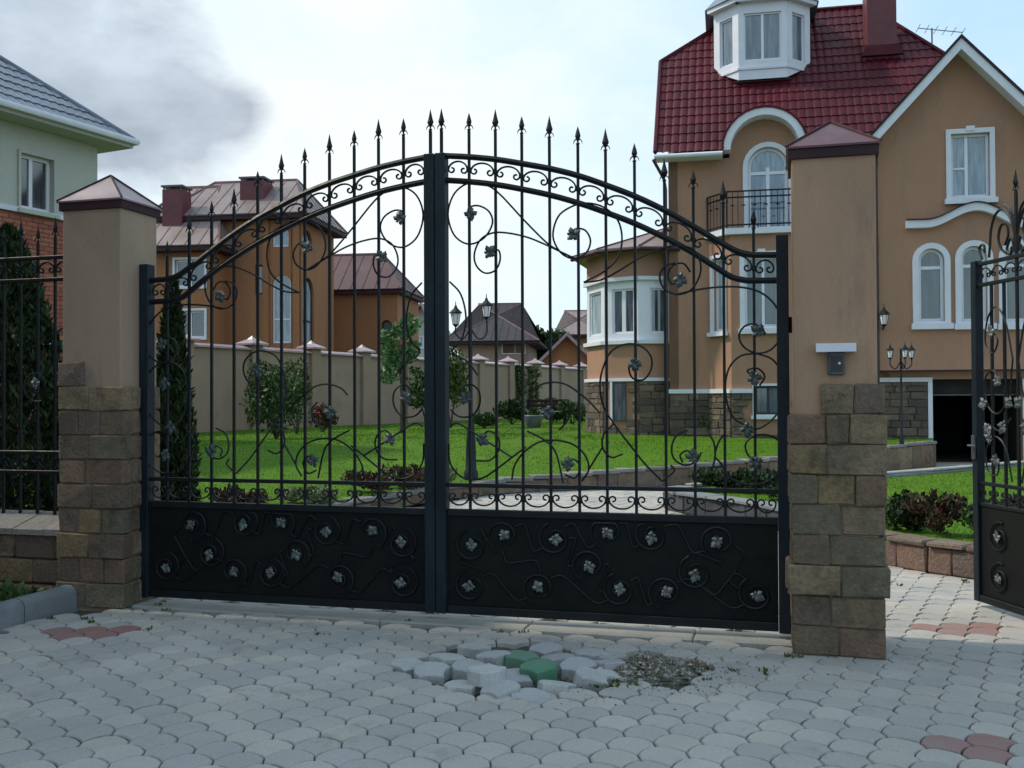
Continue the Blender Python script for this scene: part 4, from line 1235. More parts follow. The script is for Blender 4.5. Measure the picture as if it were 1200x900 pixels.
# balcony slab and railing
bal = MB().add([(SBAY0-.1, .0, 5.28), (sb1-.12, by-.12, 5.28), (sb2+.12, by-.12, 5.28), (SBAY1+.1, 0, 5.28), (SBAY0-.1, .0, 5.42), (sb1-.12, by-.12, 5.42), (sb2+.12, by-.12, 5.42), (SBAY1+.1, 0, 5.42)],
     [(3,2,1,0),(4,5,6,7),(0,1,5,4),(1,2,6,5),(2,3,7,6),(3,0,4,7)]).build('balcony', MT['white'], house, H)
rail = [(SBAY0-.02, -.02), (sb1-.08, by-.06), (sb2+.08, by-.06), (SBAY1, -.02)]
m = MB()
for z in (5.50, 6.14, 6.28): m.tube([(x, y, z) for x, y in rail], .02, 5)
m.build('balcony_rail', MT['iron'], bal, H)
m = MB()
for (x0, y0), (x1, y1) in zip(rail, rail[1:]):
    L_ = math.hypot(x1-x0, y1-y0); nb_ = int(L_/.12)
    for k in range(nb_+1):
        f = k/nb_; x = x0+(x1-x0)*f; y = y0+(y1-y0)*f
        m.tube([(x, y, 5.42), (x, y, 6.28)], .011 if k else .025, 4)
        if 0 < k < nb_ and k % 2: m.tube([(x-.04, y, 5.95), (x+.04, y, 5.95)], .02, 4)
m.build('baluster', MT['iron'], bal, H)

# gabled wing on the right, b = -0.6
gb = -.6; GH = H @ T((0, gb, 0))
gs0 = 4.72; gap_s = 6.40; gs1 = 2*gap_s-gs0
zga = hp(1130, 56, gb)[1]; sl = 1.09
gz = lambda s: zga-.05-abs(s-gap_s)*sl
zlow = hp(1140, 433, gb)[1]
gw = opening(1114, 1160, 156, 231, gb); gw[4] = False
aw1 = opening(1076, 1107, 291, 377, gb, True); aw2 = opening(1126, 1157, 288, 377, gb, True); aw3 = opening(1177, 1209, 287, 377, gb, True)
wall('gable_wall', [(gs0, zlow), (gs1, zlow), (gs1, gz(gs1)), (gap_s, gz(gap_s)), (gs0, gz(gs0))], [gw, aw1, aw2, aw3], MT['house'], house, GH, depth=.3)
window(house, GH, *gw[:4], mull=(.42,), sur=.10, pane='panecurt', key=True, fw=.06, label='white framed upper window in the gable')
m = MB(); m.box(gw[0]+.05, gw[0]+(gw[1]-gw[0])*.42, .10, .15, (gw[2]+gw[3])/2-.07, (gw[2]+gw[3])/2-.03); m.build('glazing_bar', MT['pvc'], house, GH)
for a in (aw1, aw2, aw3):
    window(house, GH, *a[:4], True, trans=(.74,), sur=.12, pane='panegreen', fw=.07)
# wavy cornice
cz = []
for k in range(41):
    u = 1062 + (1228-1062)*k/40
    t = (u-1145)/83
    v = 263 - (1-abs(t))*2 - (19*(.5+.5*math.cos(min(1, abs(t)/.72)*math.pi)) if abs(t) < .72 else 0)
    cz.append(hp(u, v, gb-.1))
m = MB(); n = len(cz)
lo_ = [(x, z-.085) for x, z in cz]; up_ = [(x, z+.085) for x, z in cz]
arcband(m, lo_, up_, -.15, .02); cn = m.build('cornice', MT['white'], house, GH)
m = MB(); arcband(m, up_, [(x, z+.025) for x, z in up_], -.19, .03); m.build('cornice_flashing', MT['fascia'], cn, GH)
# gable roof slopes and barge boards
zt = zga+.10
for sg in (-1, 1):
    se = gap_s+sg*2.05; ze = zt-2.05*sl
    tileroof('gable_roof', [(se, -1.05 if sg < 0 else 3.0, ze), (se, 3.0 if sg < 0 else -1.05, ze), (gap_s, 3.0 if sg < 0 else -1.05, zt), (gap_s, -1.05 if sg < 0 else 3.0, zt)], MT['rooftile'], house, H, seg=4)
    m = MB()
    m.add([(gap_s, -1.08, zt-.03), (gap_s, -1.08, zt-.27), (se, -1.08, ze-.27), (se, -1.08, ze-.03),
           (gap_s, -1.02, zt-.03), (gap_s, -1.02, zt-.27), (se, -1.02, ze-.27), (se, -1.02, ze-.03)], [(0,1,2,3),(4,7,6,5),(0,3,7,4),(1,5,6,2),(0,4,5,1),(3,2,6,7)])
    m.build('barge_board', MT['white'], house, H)
    m = MB()
    m.add([(gap_s, -1.11, zt+.05), (gap_s, -1.11, zt-.03), (se, -1.11, ze-.03), (se, -1.11, ze+.05),
           (gap_s, -1.02, zt+.05), (gap_s, -1.02, zt-.03), (se, -1.02, ze-.03), (se, -1.02, ze+.05)], [(0,1,2,3),(4,7,6,5),(0,3,7,4),(1,5,6,2),(0,4,5,1),(3,2,6,7)])
    m.build('verge_flashing', MT['fascia'], house, H)
    m = MB()
    m.add([(gap_s, -1.02, zt-.2), (se, -1.02, ze-.2), (se, gb, ze-.2), (gap_s, gb, zt-.2)], [(0,1,2,3)]); m.build('gable_soffit', MT['white'], house, H)
# left return of the wing, underside of the overhang
MB().box(gs0, gs0+.25, gb+.3, .0, .3, gz(gs0)).build('return_wall', MT['house'], house, H)
MB().box(gs0, gs1, gb, gb+.32, zlow-.03, zlow-.002).build('overhang_soffit', MT['fascia'], house, H)
# garage level, b = -0.3
qb = -.30; QH = H @ T((0, qb, 0))
gl0, gl1 = hs(1092, qb), hs(1197, qb)
zgt = hp(1140, 444, qb)[1]
wall('garage_wall', [(gs0, -.05), (gs1, -.05), (gs1, zlow-.03), (gs0, zlow-.03)], [(gl0, gl1, .0, zgt, False)], MT['house'], house, QH, depth=.3)
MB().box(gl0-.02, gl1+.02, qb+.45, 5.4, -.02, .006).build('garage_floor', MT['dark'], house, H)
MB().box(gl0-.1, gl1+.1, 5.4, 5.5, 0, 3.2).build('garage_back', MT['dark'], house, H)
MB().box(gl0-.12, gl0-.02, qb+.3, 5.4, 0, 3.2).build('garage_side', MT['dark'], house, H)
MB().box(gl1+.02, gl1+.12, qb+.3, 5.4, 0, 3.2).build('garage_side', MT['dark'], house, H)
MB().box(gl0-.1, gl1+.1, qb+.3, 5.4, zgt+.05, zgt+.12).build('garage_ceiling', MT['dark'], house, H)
m = MB()
a0_ = hs(1086, qb)
z0t, z1t = hp(1060, 447.5, qb)[1], hp(1060, 442.5, qb)[1]
MB().box(gs0-.02, gl0-.004, -.05, -.001, z0t, z1t).build('plinth_band', MT['white'], house, QH)
MB().box(gl0-.10, gl0-.004, -.05, -.001, .0, z0t-.002).build('garage_jamb', MT['white'], house, QH)
MB().box(gl1+.004, gl1+.10, -.05, -.001, .0, z0t+.05).build('garage_jamb', MT['white'], house, QH)
za_ = hp(1140, 461, qb+.35)[1]
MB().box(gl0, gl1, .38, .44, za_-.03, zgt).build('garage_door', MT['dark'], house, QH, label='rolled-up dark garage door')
MB().box(gl0, gl1, .34, .40, za_-.05, za_-.015).build('door_rail', MT['greyst'], house, QH)
# stone cladding of plinths: separate stones
def clad(root, A, x0, x1, z0, z1, seed, skip=(), sw=.34, sh=.17, mat='stonehouse', name='plinth_stone'):
    r = random.Random(seed); z = z0
    while z < z1-.04:
        h = min(sh*r.uniform(.75, 1.2), z1-z)
        if z1-z-h < .06: h = z1-z
        x = x0
        while x < x1-.02:
            w = min(sw*r.uniform(.6, 1.35), x1-x)
            if x1-x-w < .08: w = x1-x
            if not any(a < x+w and x < b and c < z+h and z < d for a, b, c, d in skip):
                MB().stone(x+.006, x+w-.006, -.05-r.uniform(0, .02), .01, z+.006, z+h-.006, c=.012, j=.012, r=r).build(name, MT[mat], root, A)
            x += w
        z += h
zpl = hp(815, 461, 0)[1]
plm = MB(); plm.box(.0, SBAY0, -.02, .0, .2, zpl); plinth = plm.build('plinth', MT['stonemort'], house, H)
clad(plinth, H, .0, SBAY0-.02, .3, zpl, 31)
MB().box(-.02, SBAY0, -.09, -.001, zpl, zpl+.10).build('plinth_band', MT['white'], house, H)
clad(plinth, A, .02, ln, .3, zpl, 32)
MB().box(.0, ln+.02, -.09, -.001, zpl, zpl+.10).build('plinth_band', MT['white'], house, A)
BH = H @ T((0, by, 0)); bx0, bx1 = hs(884, by), hs(916, by)
clad(plinth, BH, sb1, sb2, .3, zpl, 33, skip=((bx0-.06, bx1+.06, .8, 3),))
MB().box(sb1, bx0-.05, -.09, -.001, zpl, zpl+.10).build('plinth_band', MT['white'], house, BH)
clad(plinth, QH, gs0, gl0-.11, .0, z0t-.01, 34)
# downpipes
m = MB(); a = hp(1028, 190, -.7)
m.tube([(gs0-.06, -.75, gz(gs0)-.1), (gs0-.05, -.68, gz(gs0)-.5), (gs0-.05, -.66, .6)], .035, 6); m.build('downpipe', MT['pipe'], house, H, smooth=60)
m = MB(); m.tube([(-.33, -.45, ZE-.05), (-.10, -.12, ZE-.45), (-.06, -.08, ZE-.7), (-.06, -.08, .5)], .04, 6); m.build('downpipe', MT['pipe'], house, H, smooth=60)
# wall lantern by the downpipe
def lantern(name, parent, A, s=1.0):
    m = MB().lathe([(.0,.37*s),(.006*s,.36*s),(.008*s,.31*s),(.02*s,.29*s),(.03*s,.26*s),(.10*s,.19*s),(.105*s,.175*s),(.02*s,.17*s)], 8); o = m.build(name, MT['iron'], parent, A)
    MB().lathe([(.045*s,0),(.075*s,.165*s)], 6).build('lantern_glass', MT['pvc'], o, A)
    m = MB().lathe([(.0,-.06*s),(.03*s,-.03*s),(.055*s,-.002*s)], 8)
    for k in range(6):
        a = k*math.pi/3; m.tube([(.048*s*math.cos(a), .048*s*math.sin(a), -.005), (.079*s*math.cos(a), .079*s*math.sin(a), .17*s)], .005*s, 4)
    m.build('lantern_cage', MT['iron'], o, A)
    return o
x, z = hp(1036, 380, -.85)
wlan = thing('wall_lantern', 'black wall lantern beside the downpipe of the brown house', 'lantern', H @ T((x, -.85, z)))
lantern('lantern_head', wlan, wmof(wlan), 1.25)
MB().tube([(0,0,-.04),(0,.12,-.12),(0,.25,-.05)], .012, 5).build('bracket', MT['iron'], wlan)

# five-sided bay of the ground floor at the left corner
pts = [at_d(688, 400, 25.9), at_d(708, 400, 24.75), at_d(748, 400, 24.25), at_d(787, 400, 24.35)]
P2 = [(p.x, p.y) for p in pts]
zsill, ztop = 1.5+(466-397)/1167*24.4, 1.5+(466-327)/1167*24.4
zeave = 1.5+(466-294)/1167*24.4; zband = 1.5+(466-445)/1167*24.4
bay = MB()
H0 = H @ Vector((0, 5, 0)); back = [(H0.x, H0.y), (P2[0][0]+.9, P2[0][1]+4)]
full = P2 + back
bayo = MB().add([(x, y, zeave) for x, y in full], [tuple(range(len(full)))]).build('bay', MT['house'], house, Matrix.Identity(4), label='five-sided ground-floor bay with white windows')
segs = list(zip(P2, P2[1:])) + [(back[1], P2[0])]
for k, ((ax, ay), (bx_, by_)) in enumerate(segs):
    ang = math.atan2(by_-ay, bx_-ax); ln2 = math.hypot(bx_-ax, by_-ay); A3 = frame((ax, ay, 0), ang)
    wall('bay_face', [(0, .2), (ln2, .2), (ln2, zsill-.06), (0, zsill-.06)], [], MT['house'], bayo, A3)
    wall('bay_face', [(0, ztop), (ln2, ztop), (ln2, zeave), (0, zeave)], [], MT['house'], bayo, A3)
    if k < 3:
        mar = .08 if k != 2 else .10
        m = MB(); out = [(0, zsill-.06), (ln2, zsill-.06), (ln2, ztop), (0, ztop)]
        if k == 1: w0, w1 = .22, ln2-.10
        elif k == 0: w0, w1 = .18, ln2-.2
        else: w0, w1 = .30, ln2-.12
        inn = [(w0, zsill+.14), (w1, zsill+.14), (w1, ztop-.22), (w0, ztop-.22)]
        m.ring(inn, out, .0, .15); wn_ = m.build('window', MT['pvc'], bayo, A3)
        m = MB()
        i2 = [(w0+.05, zsill+.19), (w1-.05, zsill+.19), (w1-.05, ztop-.27), (w0+.05, ztop-.27)]
        m.ring(i2, [(a, b) for a, b in inn], .04, .1)
        if k == 1: m.box((w0+w1)/2-.05, (w0+w1)/2+.05, .041, .099, zsill+.19, ztop-.27)
        m.build('sash', MT['pvc'], wn_, A3)
        MB().prism(i2, .07, .08).build('pane', MT['pane' if k else 'paneblue'], wn_, A3)
        MB().box(-.02, ln2+.02, -.10, -.001, ztop-.03, ztop+.06).build('lintel_band', MT['white'], bayo, A3)
        MB().box(-.02, ln2+.02, -.10, -.001, zsill-.12, zsill-.03).build('sill_band', MT['white'], bayo, A3)
        MB().box(-.02, ln2+.02, -.08, -.001, zband-.03, zband+.05).build('plinth_band', MT['white'], bayo, A3)
        skip = ((.25, .62, .9, zband-.05),) if k == 1 else ()
        clad(bayo, A3, .0, ln2, .3, zband-.035, 40+k, skip=skip)
        if k == 1:
            MB().box(.25, .60, -.06, .0, .95, zband-.06).build('basement_window', MT['pane'], bayo, A3)
            MB().box(.19, .25, -.08, -.001, .9, zband-.04).build('window_trim', MT['white'], bayo, A3)
apx = at_d(786, 266, 26.0)
ov = []
cx_ = sum(p[0] for p in full)/len(full); cy_ = sum(p[1] for p in full)/len(full)
for x, y in full:
    d = Vector((x-cx_, y-cy_)).normalized()*.42; ov.append((x+d.x, y+d.y))
m = MB(); n = len(ov)
m.add([(x, y, zeave) for x, y in ov]+[(x, y, zeave+.05) for x, y in ov]+[tuple(apx)],
      [(i, (i+1) % n, n+(i+1) % n, n+i) for i in range(n)]+[(n+i, n+(i+1) % n, 2*n) for i in range(n)]+[tuple(range(n-1, -1, -1))])
bro = m.build('bay_roof', MT['roofpink'], bayo, Matrix.Identity(4))
m = MB()
for x, y in ov[:4]: m.tube([(x, y, zeave+.06), tuple(apx)], .03, 5)
m.build('ridge_cap', MT['roofbrown'], bro, Matrix.Identity(4))
m = MB(); m.tube([(x, y, zeave-.02) for x, y in ov[:4]], .05, 6); m.build('gutter', MT['fascia'], bayo, Matrix.Identity(4))

# ------------------------------------------------------------------ boundary wall across the garden
W0 = Vector((-8.4, 27, 0)); WD = Vector((.453, .891, 0)).normalized(); WAz = math.atan2(WD.y, WD.x)
BW = frame(W0, WAz)
bwall = thing('boundary_wall', 'long stucco garden wall with piers and pale metal caps behind the lawn', 'wall', BW)
sp = 2.72; first = -.59
ks = range(-3, 14)
for k in ks:
    x = first+k*sp
    pw = .22
    MB().stone(x-pw, x+pw, -.08, .36, .3, 3.08, c=.01, j=0).build('pier', MT['wallst'], bwall)
    m = MB(); o = .12
    X0, X1, Y0, Y1 = x-pw-o, x+pw+o, -.08-o, .36+o
    m.add([(X0,Y0,3.08),(X1,Y0,3.08),(X1,Y1,3.08),(X0,Y1,3.08),(X0,Y0,3.13),(X1,Y0,3.13),(X1,Y1,3.13),(X0,Y1,3.13),(x-.1,.04,3.25),(x+.1,.04,3.25),(x+.1,.24,3.25),(x-.1,.24,3.25),(x,.14,3.36)],
          [(3,2,1,0),(0,1,5,4),(1,2,6,5),(2,3,7,6),(3,0,4,7),(4,5,9,8),(5,6,10,9),(6,7,11,10),(7,4,8,11),(8,9,12),(9,10,12),(10,11,12),(11,8,12)])
    m.build('pier_cap', MT['capgrey'], bwall)
    MB().box(x+pw, x+sp-pw, .03, .25, .3, 2.93).build('wall_panel', MT['wallst'], bwall)
    m = MB(); m.prism([(0,0)], 0, 0) if False else None
    a, b = x+pw+.004, x+sp-pw-.004
    m.add([(a,-.06,2.93),(b,-.06,2.93),(b,.34,2.93),(a,.34,2.93),(a,-.06,2.98),(b,-.06,2.98),(b,.34,2.98),(a,.34,2.98),(a,.14,3.05),(b,.14,3.05)],
          [(3,2,1,0),(0,1,5,4),(2,3,7,6),(4,5,9,8),(6,7,8,9),(0,4,8,7,3),(1,2,6,9,5)])
    m.build('coping', MT['capgrey'], bwall)

# ------------------------------------------------------------------ neighbouring houses
def hipped(name, root, A, x0, x1, y0, y1, ze, zt, mat, ov=.5, rs=None, grey=False, tiles=False, pitch=.2):
    rs = rs if rs is not None else (y1-y0)/2
    X0, X1, Y0, Y1 = x0-ov, x1+ov, y0-ov, y1+ov; ym = (Y0+Y1)/2
    a, b = (X0+rs, ym, zt), (X1-rs, ym, zt)
    polys = [[(X0,Y0,ze),(X1,Y0,ze),b,a], [(X1,Y1,ze),(X0,Y1,ze),a,b], [(X0,Y1,ze),(X0,Y0,ze),a], [(X1,Y0,ze),(X1,Y1,ze),b]]
    first_ = None
    if tiles:
        for p in polys: 
            o = tileroof(name, p, mat, root, A, seg=4, pitch=pitch); first_ = first_ or o
    else:
        for p in polys:
            m = MB(); P = [Vector(q) for q in p]; nn = (P[1]-P[0]).cross(P[2]-P[0]).normalized()
            m.add([tuple(q) for q in P]+[tuple(q-nn*.06) for q in P], [tuple(range(len(P))), tuple(range(2*len(P)-1, len(P)-1, -1))]+[(i, (i+1) % len(P), len(P)+(i+1) % len(P), len(P)+i) for i in range(len(P))])
            ex = (P[1]-P[0]); L_ = ex.length; ex.normalize(); ey = nn.cross(ex)
            k = 1
            while k*.55 < L_:       # standing seams, clipped to the slope
                x = k*.55; top = None
                o_ = P[0]+ex*x
                ys = []
                for i in range(1, len(P)):
                    q0, q1 = P[i], P[(i+1) % len(P)]
                    u0, u1 = (q0-P[0]).dot(ex), (q1-P[0]).dot(ex)
                    if min(u0, u1) <= x <= max(u0, u1) and abs(u1-u0) > 1e-4:
                        t = (x-u0)/(u1-u0); ys.append((q0.lerp(q1, t)-P[0]).dot(ey))
                if ys:
                    yy = max(ys, key=abs); m.tube([o_+nn*.01, o_+ey*yy+nn*.01], .018, 4)
                k += 1
            o = m.build(name, mat, root, A, fix=True); first_ = first_ or o
    m = MB()
    for q in ((X0,Y0,ze),(X1,Y0,ze),(X0,Y1,ze),(X1,Y1,ze)):
        t = a if q[0] == X0 else b
        m.tube([q, t], .06, 5)
    m.tube([a, b], .07, 5); m.build('ridge_cap', MT['roofbrown' if not grey else 'fascia'], first_, A)
    m = MB(); m.box(X0, X1, Y0, Y1, ze-.22, ze-.08); m.build('fascia', MT['fascia' if not grey else 'white'], root, A)
    return first_

# orange house, two volumes plus annex
def spx(u, d): return (u-600)/1167*d
OA = math.radians(-8)
def on(F, u, v, b): return hitF(F, u, v, b)
O1 = frame((spx(262, 39), 39, 0), OA)
oh = thing('orange_house', 'orange stucco house with pale roof and two maroon chimneys behind the garden wall', 'house', O1)
def oop(u0, u1, v0, v1, b, F, arch=False):
    um, vm = (u0+u1)/2, (v0+v1)/2
    return [hitF(F, u0, vm, b)[0], hitF(F, u1, vm, b)[0], hitF(F, um, v1, b)[1], hitF(F, um, v0, b)[1], arch]
zeB = hitF(O1, 300, 252, 0)[1]; xB1 = hitF(O1, 350, 300, 0)[0]; DB = 4.3
ops = [oop(319,338,265,289,0,O1,True), oop(319,341,322,402,0,O1,True), oop(299,308,310,345,0,O1)]
wall('wall', [(0, 0), (xB1, 0), (xB1, zeB), (0, zeB)], ops, MT['orange'], oh, O1, depth=.3)
for k, o in enumerate(ops):
    window(oh, O1, *o, mull=(.5,) if k < 1 else (), trans=(.35,) if k == 1 else (), sur=0, sill=False, pane=('panecurt','panecurt','panegreen')[k], fw=.06, framemat='pvc' if k < 2 else 'fascia')
OS = O1 @ T((xB1, 0, 0)) @ RZ(math.pi/2)
opsS = [(.45, 1.55, ops[0][2], ops[0][3], True), (.45, 1.75, ops[1][2], ops[1][3], True)]
wall('side_wall', [(0,0),(DB,0),(DB,zeB),(0,zeB)], opsS, MT['orange'], oh, OS, depth=.3)
for o in opsS: window(oh, OS, *o, trans=(.35,), sur=0, sill=False, pane='paneblue', fw=.06, framemat='fascia')
m = MB()
for u in (312, 347): 
    x = hitF(O1, u, 300, 0)[0]; m.box(x-.12, x+.12, -.08, 0, 0, zeB)
m.build('pilaster', MT['orange'], oh, O1)
MB().box(.05, xB1-.3, DB-.3, DB-.05, 0, zeB).build('back_wall', MT['orange'], oh, O1)
ztB = hitF(O1, 330, 212, 2.2)[1]
hipped('roof', oh, O1, -2.2, xB1, 0, DB, zeB, ztB, MT['roofpink'], ov=.45, rs=1.3)
MB().box(-2.2, 0, .9, DB-.05, 0, zeB).build('wing_wall', MT['orange'], oh, O1)
O2 = O1 @ T((-3.6, -1.2, 0)); zeA = hitF(O2, 220, 289, 0)[1]
opsA = [oop(205,240,304,336,0,O2), oop(205,240,364,396,0,O2)]
wall('wall', [(0, 0), (3.7, 0), (3.7, zeA), (0, zeA)], opsA, MT['orange'], oh, O2, depth=.3)
for o in opsA: window(oh, O2, *o, mull=(.5,), sur=.08, sill=False, pane='panegreen', fw=.07)
MB().box(3.4, 3.7, .3, 6, 0, zeA).build('side_wall', MT['orange'], oh, O2)
ztA = hitF(O2, 230, 226, 4)[1]
hipped('roof', oh, O2, 0, 3.7, 0, 6, zeA, ztA, MT['roofpink'], ov=.5, rs=1.6)
for (u0, u1, vt, vb, b) in ((190, 213, 222, 256, -.6), (281, 309, 212, 252, .6)):
    x0, _ = hitF(O1, u0, 230, b); x1, _ = hitF(O1, u1, 230, b); z0 = hitF(O1, u0, vb, b)[1]; z1 = hitF(O1, u0, vt, b)[1]
    c = MB().stone(x0, x1, b, b+(x1-x0), z0-.9, z1, c=.01, j=0).build('chimney', MT['chim'], oh, O1)
    MB().box(x0-.04, x1+.04, b-.04, b+(x1-x0)+.04, z1+.09, z1+.16).build('chimney_hood', MT['greyst'], c, O1)
    m = MB()
    for x in (x0+.05, x1-.05):
        for y in (b+.05, b+(x1-x0)-.05): m.tube([(x, y, z1), (x, y, z1+.1)], .03, 4)
    m.build('hood_post', MT['greyst'], c, O1)
# annex
O3 = frame((spx(397, 44.5), 44.5, 0), OA)
an = thing('orange_annex', 'plain orange outbuilding with brown-red hipped roof beside the orange house', 'house', O3)
x1_ = hitF(O3, 466, 380, 0)[0]; ze3 = hitF(O3, 440, 339, 0)[1]; zt3 = hitF(O3, 430, 300, 2.5)[1]
wall('wall', [(-3,0),(x1_,0),(x1_,ze3),(-3,ze3)], [oop(447,459,375,400,0,O3,True)], MT['orange'], an, O3, depth=.3)
window(an, O3, *oop(447,459,375,400,0,O3,True), sur=0, sill=False, pane='panegreen', framemat='fascia')
MB().box(x1_-.3, x1_, .3, 4, 0, ze3).build('side_wall', MT['orange'], an, O3)
hipped('roof', an, O3, -3, x1_, 0, 4, ze3, zt3, MT['roofbrown'], ov=.25, rs=1.5)
# far houses beyond the wall
def farhouse(name, label, u0, u1, ve, vt, d, wallm, roofm, depth=7, rs=None, wins=(), kind='hip', ov=.5, ang=-.1):
    F = frame((spx(u0, d), d, 0), ang); x1 = hitF(F, u1, 400, 0)[0]
    r_ = thing(name, label, 'house', F); ze = hitF(F, (u0+u1)/2, ve, 0)[1]; zt = hitF(F, (u0+u1)/2, vt, depth/2)[1]
    if kind == 'hip':
        wall('wall', [(0,0),(x1,0),(x1,ze),(0,ze)], [oop(*w, 0, F) for w in wins], wallm, r_, F, depth=.3)
        MB().box(0, .3, .3, depth, 0, ze).build('side_wall', wallm, r_, F); MB().box(x1-.3, x1, .3, depth, 0, ze).build('side_wall', wallm, r_, F)
        hipped('roof', r_, F, 0, x1, 0, depth, ze, zt, roofm, ov=ov, rs=rs)
    else:
        wall('wall', [(0,0),(x1,0),(x1,ze),(x1/2,zt-.1),(0,ze)], [oop(*w, 0, F) for w in wins], wallm, r_, F, depth=.3)
        for sg in (0, 1):
            xe = -ov if sg == 0 else x1+ov; sl_ = (zt-ze)/(x1/2); zz = ze-ov*sl_
            m = MB(); m.add([(xe,-ov,zz),(xe,depth,zz),(x1/2,depth,zt),(x1/2,-ov,zt),(xe,-ov,zz+.12),(xe,depth,zz+.12),(x1/2,depth,zt+.12),(x1/2,-ov,zt+.12)],
                            [(0,1,2,3),(4,7,6,5),(0,3,7,4),(1,5,6,2),(0,4,5,1)])
            m.build('roof', roofm, r_, F)
            m = MB(); m.add([(xe,-ov-.03,zz-.1),(x1/2,-ov-.03,zt-.1),(x1/2,-ov-.03,zt+.14),(xe,-ov-.03,zz+.14),(xe,-ov-.001,zz-.1),(x1/2,-ov-.001,zt-.1),(x1/2,-ov-.001,zt+.14),(xe,-ov-.001,zz+.14)],[(0,1,2,3),(4,7,6,5),(0,3,7,4),(1,5,6,2),(3,2,6,7),(0,4,5,1)])
            m.build('barge_board', MT['capgrey'], r_, F)
    for w in wins: window(r_, F, *oop(*w, 0, F), mull=(.5,), sur=.06, sill=False, pane='panecurt', fw=.08)
    return r_
farhouse('far_house', 'house with dark hipped roof seen through the gate just right of its centre post', 537, 618, 400, 356, 70, MT['wallst'], MT['roofdark'], depth=10, rs=5.0, wins=((589,603,397,414),(604,615,398,414)), ov=.9)
farhouse('far_shed', 'low orange building with pale barge boards showing above the garden wall', 630, 700, 427, 397, 62, MT['orange'], MT['roofbrown'], depth=8, kind='gable', ov=.6)
farhouse('far_house', 'far house with steep reddish roof beside the bay of the brown house', 655, 700, 392, 364, 85, MT['orange'], MT['roofpink'], depth=9, rs=3.5)
farhouse('far_house', 'far house with red gable and blue wall beside the orange outbuilding', 476, 512, 392, 362, 75, MT['greyhouse'], MT['roofbrown'], depth=8, kind='gable', wins=((488,496,395,408),))

# grey-green house with brick ground floor, upper left
c_ = at_d(114, 300, 21)
LA = math.atan2(1167, 560)-math.pi      # facade runs towards the camera
LH = frame((c_.x, c_.y, 0), math.atan2(-.90, -.436))
# local x runs from the far corner towards the camera, y points away from us (left/back)
LH = frame((c_.x, c_.y, 0), math.atan2(-.90, -.436)); FL = Matrix.Diagonal((1, 1, 1, 1))
lh = thing('grey_house', 'grey-green house with red brick ground floor and slate-blue tiled roof at far left', 'house', LH)
# build in a frame whose x runs along the facade away from the camera
ang = math.atan2(.90, .436)
FR = frame(Vector((c_.x, c_.y, 0)) - Vector((.436, .90, 0)).normalized()*9, ang)
def fr(u, v, b=0): return hitF(FR, u, v, b)
st_, zt_ = hitF(FR, 157, 165, -.55); zew = zt_-.162; zs = fr(60, 252)[1]
lw0, lw1, lz0, lz1 = fr(23, 215)[0], fr(62, 215)[0], fr(42, 247)[1], fr(42, 183)[1]
wall('upper_wall', [(0, zs), (9, zs), (9, zew), (0, zew)], [(lw0, lw1, lz0, lz1, False)], MT['greyhouse'], lh, FR, depth=.25)
window(lh, FR, lw0, lw1, lz0, lz1, mull=(.42,), sur=.05, pane='panegreen', fw=.07, surmat='greyhouse', framemat='pvc')
MB().box(0, 9, .26, 7, zs, zew-.02).build('upper_body', MT['greyhouse'], lh, FR)
MB().box(-.02, 9.02, -.06, -.001, zs-.07, zs+.03).build('string_course', MT['white'], lh, FR)
lower = MB().box(.02, 8.98, .0, 7, -.05, zs-.08).build('lower_wall', MT['mortar'], lh, FR)
MB().box(-.02, 9.02, -.1, -.001, 2.55, 2.68).build('ledge', MT['white'], lh, FR)
# bricks of the visible stretch, each its own piece; the rest as one mesh
r = random.Random(77); bmat = [MT['brickred']]
bl, bh = .26, .088
brick_mesh = [MB().stone(0, bl-.012, -.014, 0, 0, bh-.012, c=.004, j=.0015, r=r).mesh('brick', MT['brickred']) for _ in range(4)]
placed = 0; rest = MB(); rows_ = int((zs-.1)/bh)
cand = []
for j in range(rows_):
    z = .0+j*bh
    for i in range(int(9/bl)):
        x = i*bl + (bl/2 if j % 2 else 0)
        if x+bl > 9: continue
        if 2.5 < z+bh and z < 2.7: continue
        q = proj(FR @ Vector((x+bl/2, 0, z)))
        vis = q and -6 < q[0] < 74 and 235 < q[1] < 400
        cand.append((0 if vis else 1, q[2] if q else 99, x, z))
cand.sort()
for k, (a, b, x, z) in enumerate(cand):
    if k < 290 and a == 0: link('brick', r.choice(brick_mesh), lower, FR @ T((x, 0, z)))
    else: rest.stone(x, x+bl-.012, -.014, 0, z, z+bh-.012, c=.004, j=.001, r=r) if x > 1 else None
if rest.v: tag(rest.build('distant_bricks', MT['brickred'], lower, FR), kind='stuff')
# roof : hip falling to the far corner
st_, zt_ = hitF(FR, 157, 165, -.55)
ovx = st_-9
zeL = zt_
tileroof('roof', [(-3, -.55, zeL), (9+ovx, -.55, zeL), (9+ovx-4.3, 3.4, zeL+3.3), (-3, 3.4, zeL+3.3)], MT['roofgrey'], lh, FR, pitch=.2, seg=5, step=.36)
tileroof('roof', [(9+ovx, -.55, zeL), (9+ovx, 7.6, zeL), (9+ovx-4.3, 3.4, zeL+3.3)], MT['roofgrey'], lh, FR, pitch=.2, seg=5, step=.36)
MB().box(-3, 9+ovx, -.53, .0, zeL-.16, zeL-.07).build('soffit', MT['greyhouse'], lh, FR)
MB().box(9.0, 9+ovx, .002, 7, zeL-.16, zeL-.07).build('soffit', MT['greyhouse'], lh, FR)
m = MB(); m.tube([(-3, -.60, zeL-.03), (9+ovx+.04, -.60, zeL-.03), (9+ovx+.04, 7.4, zeL-.03)], .07, 6); m.build('gutter', MT['white'], lh, FR, smooth=60)
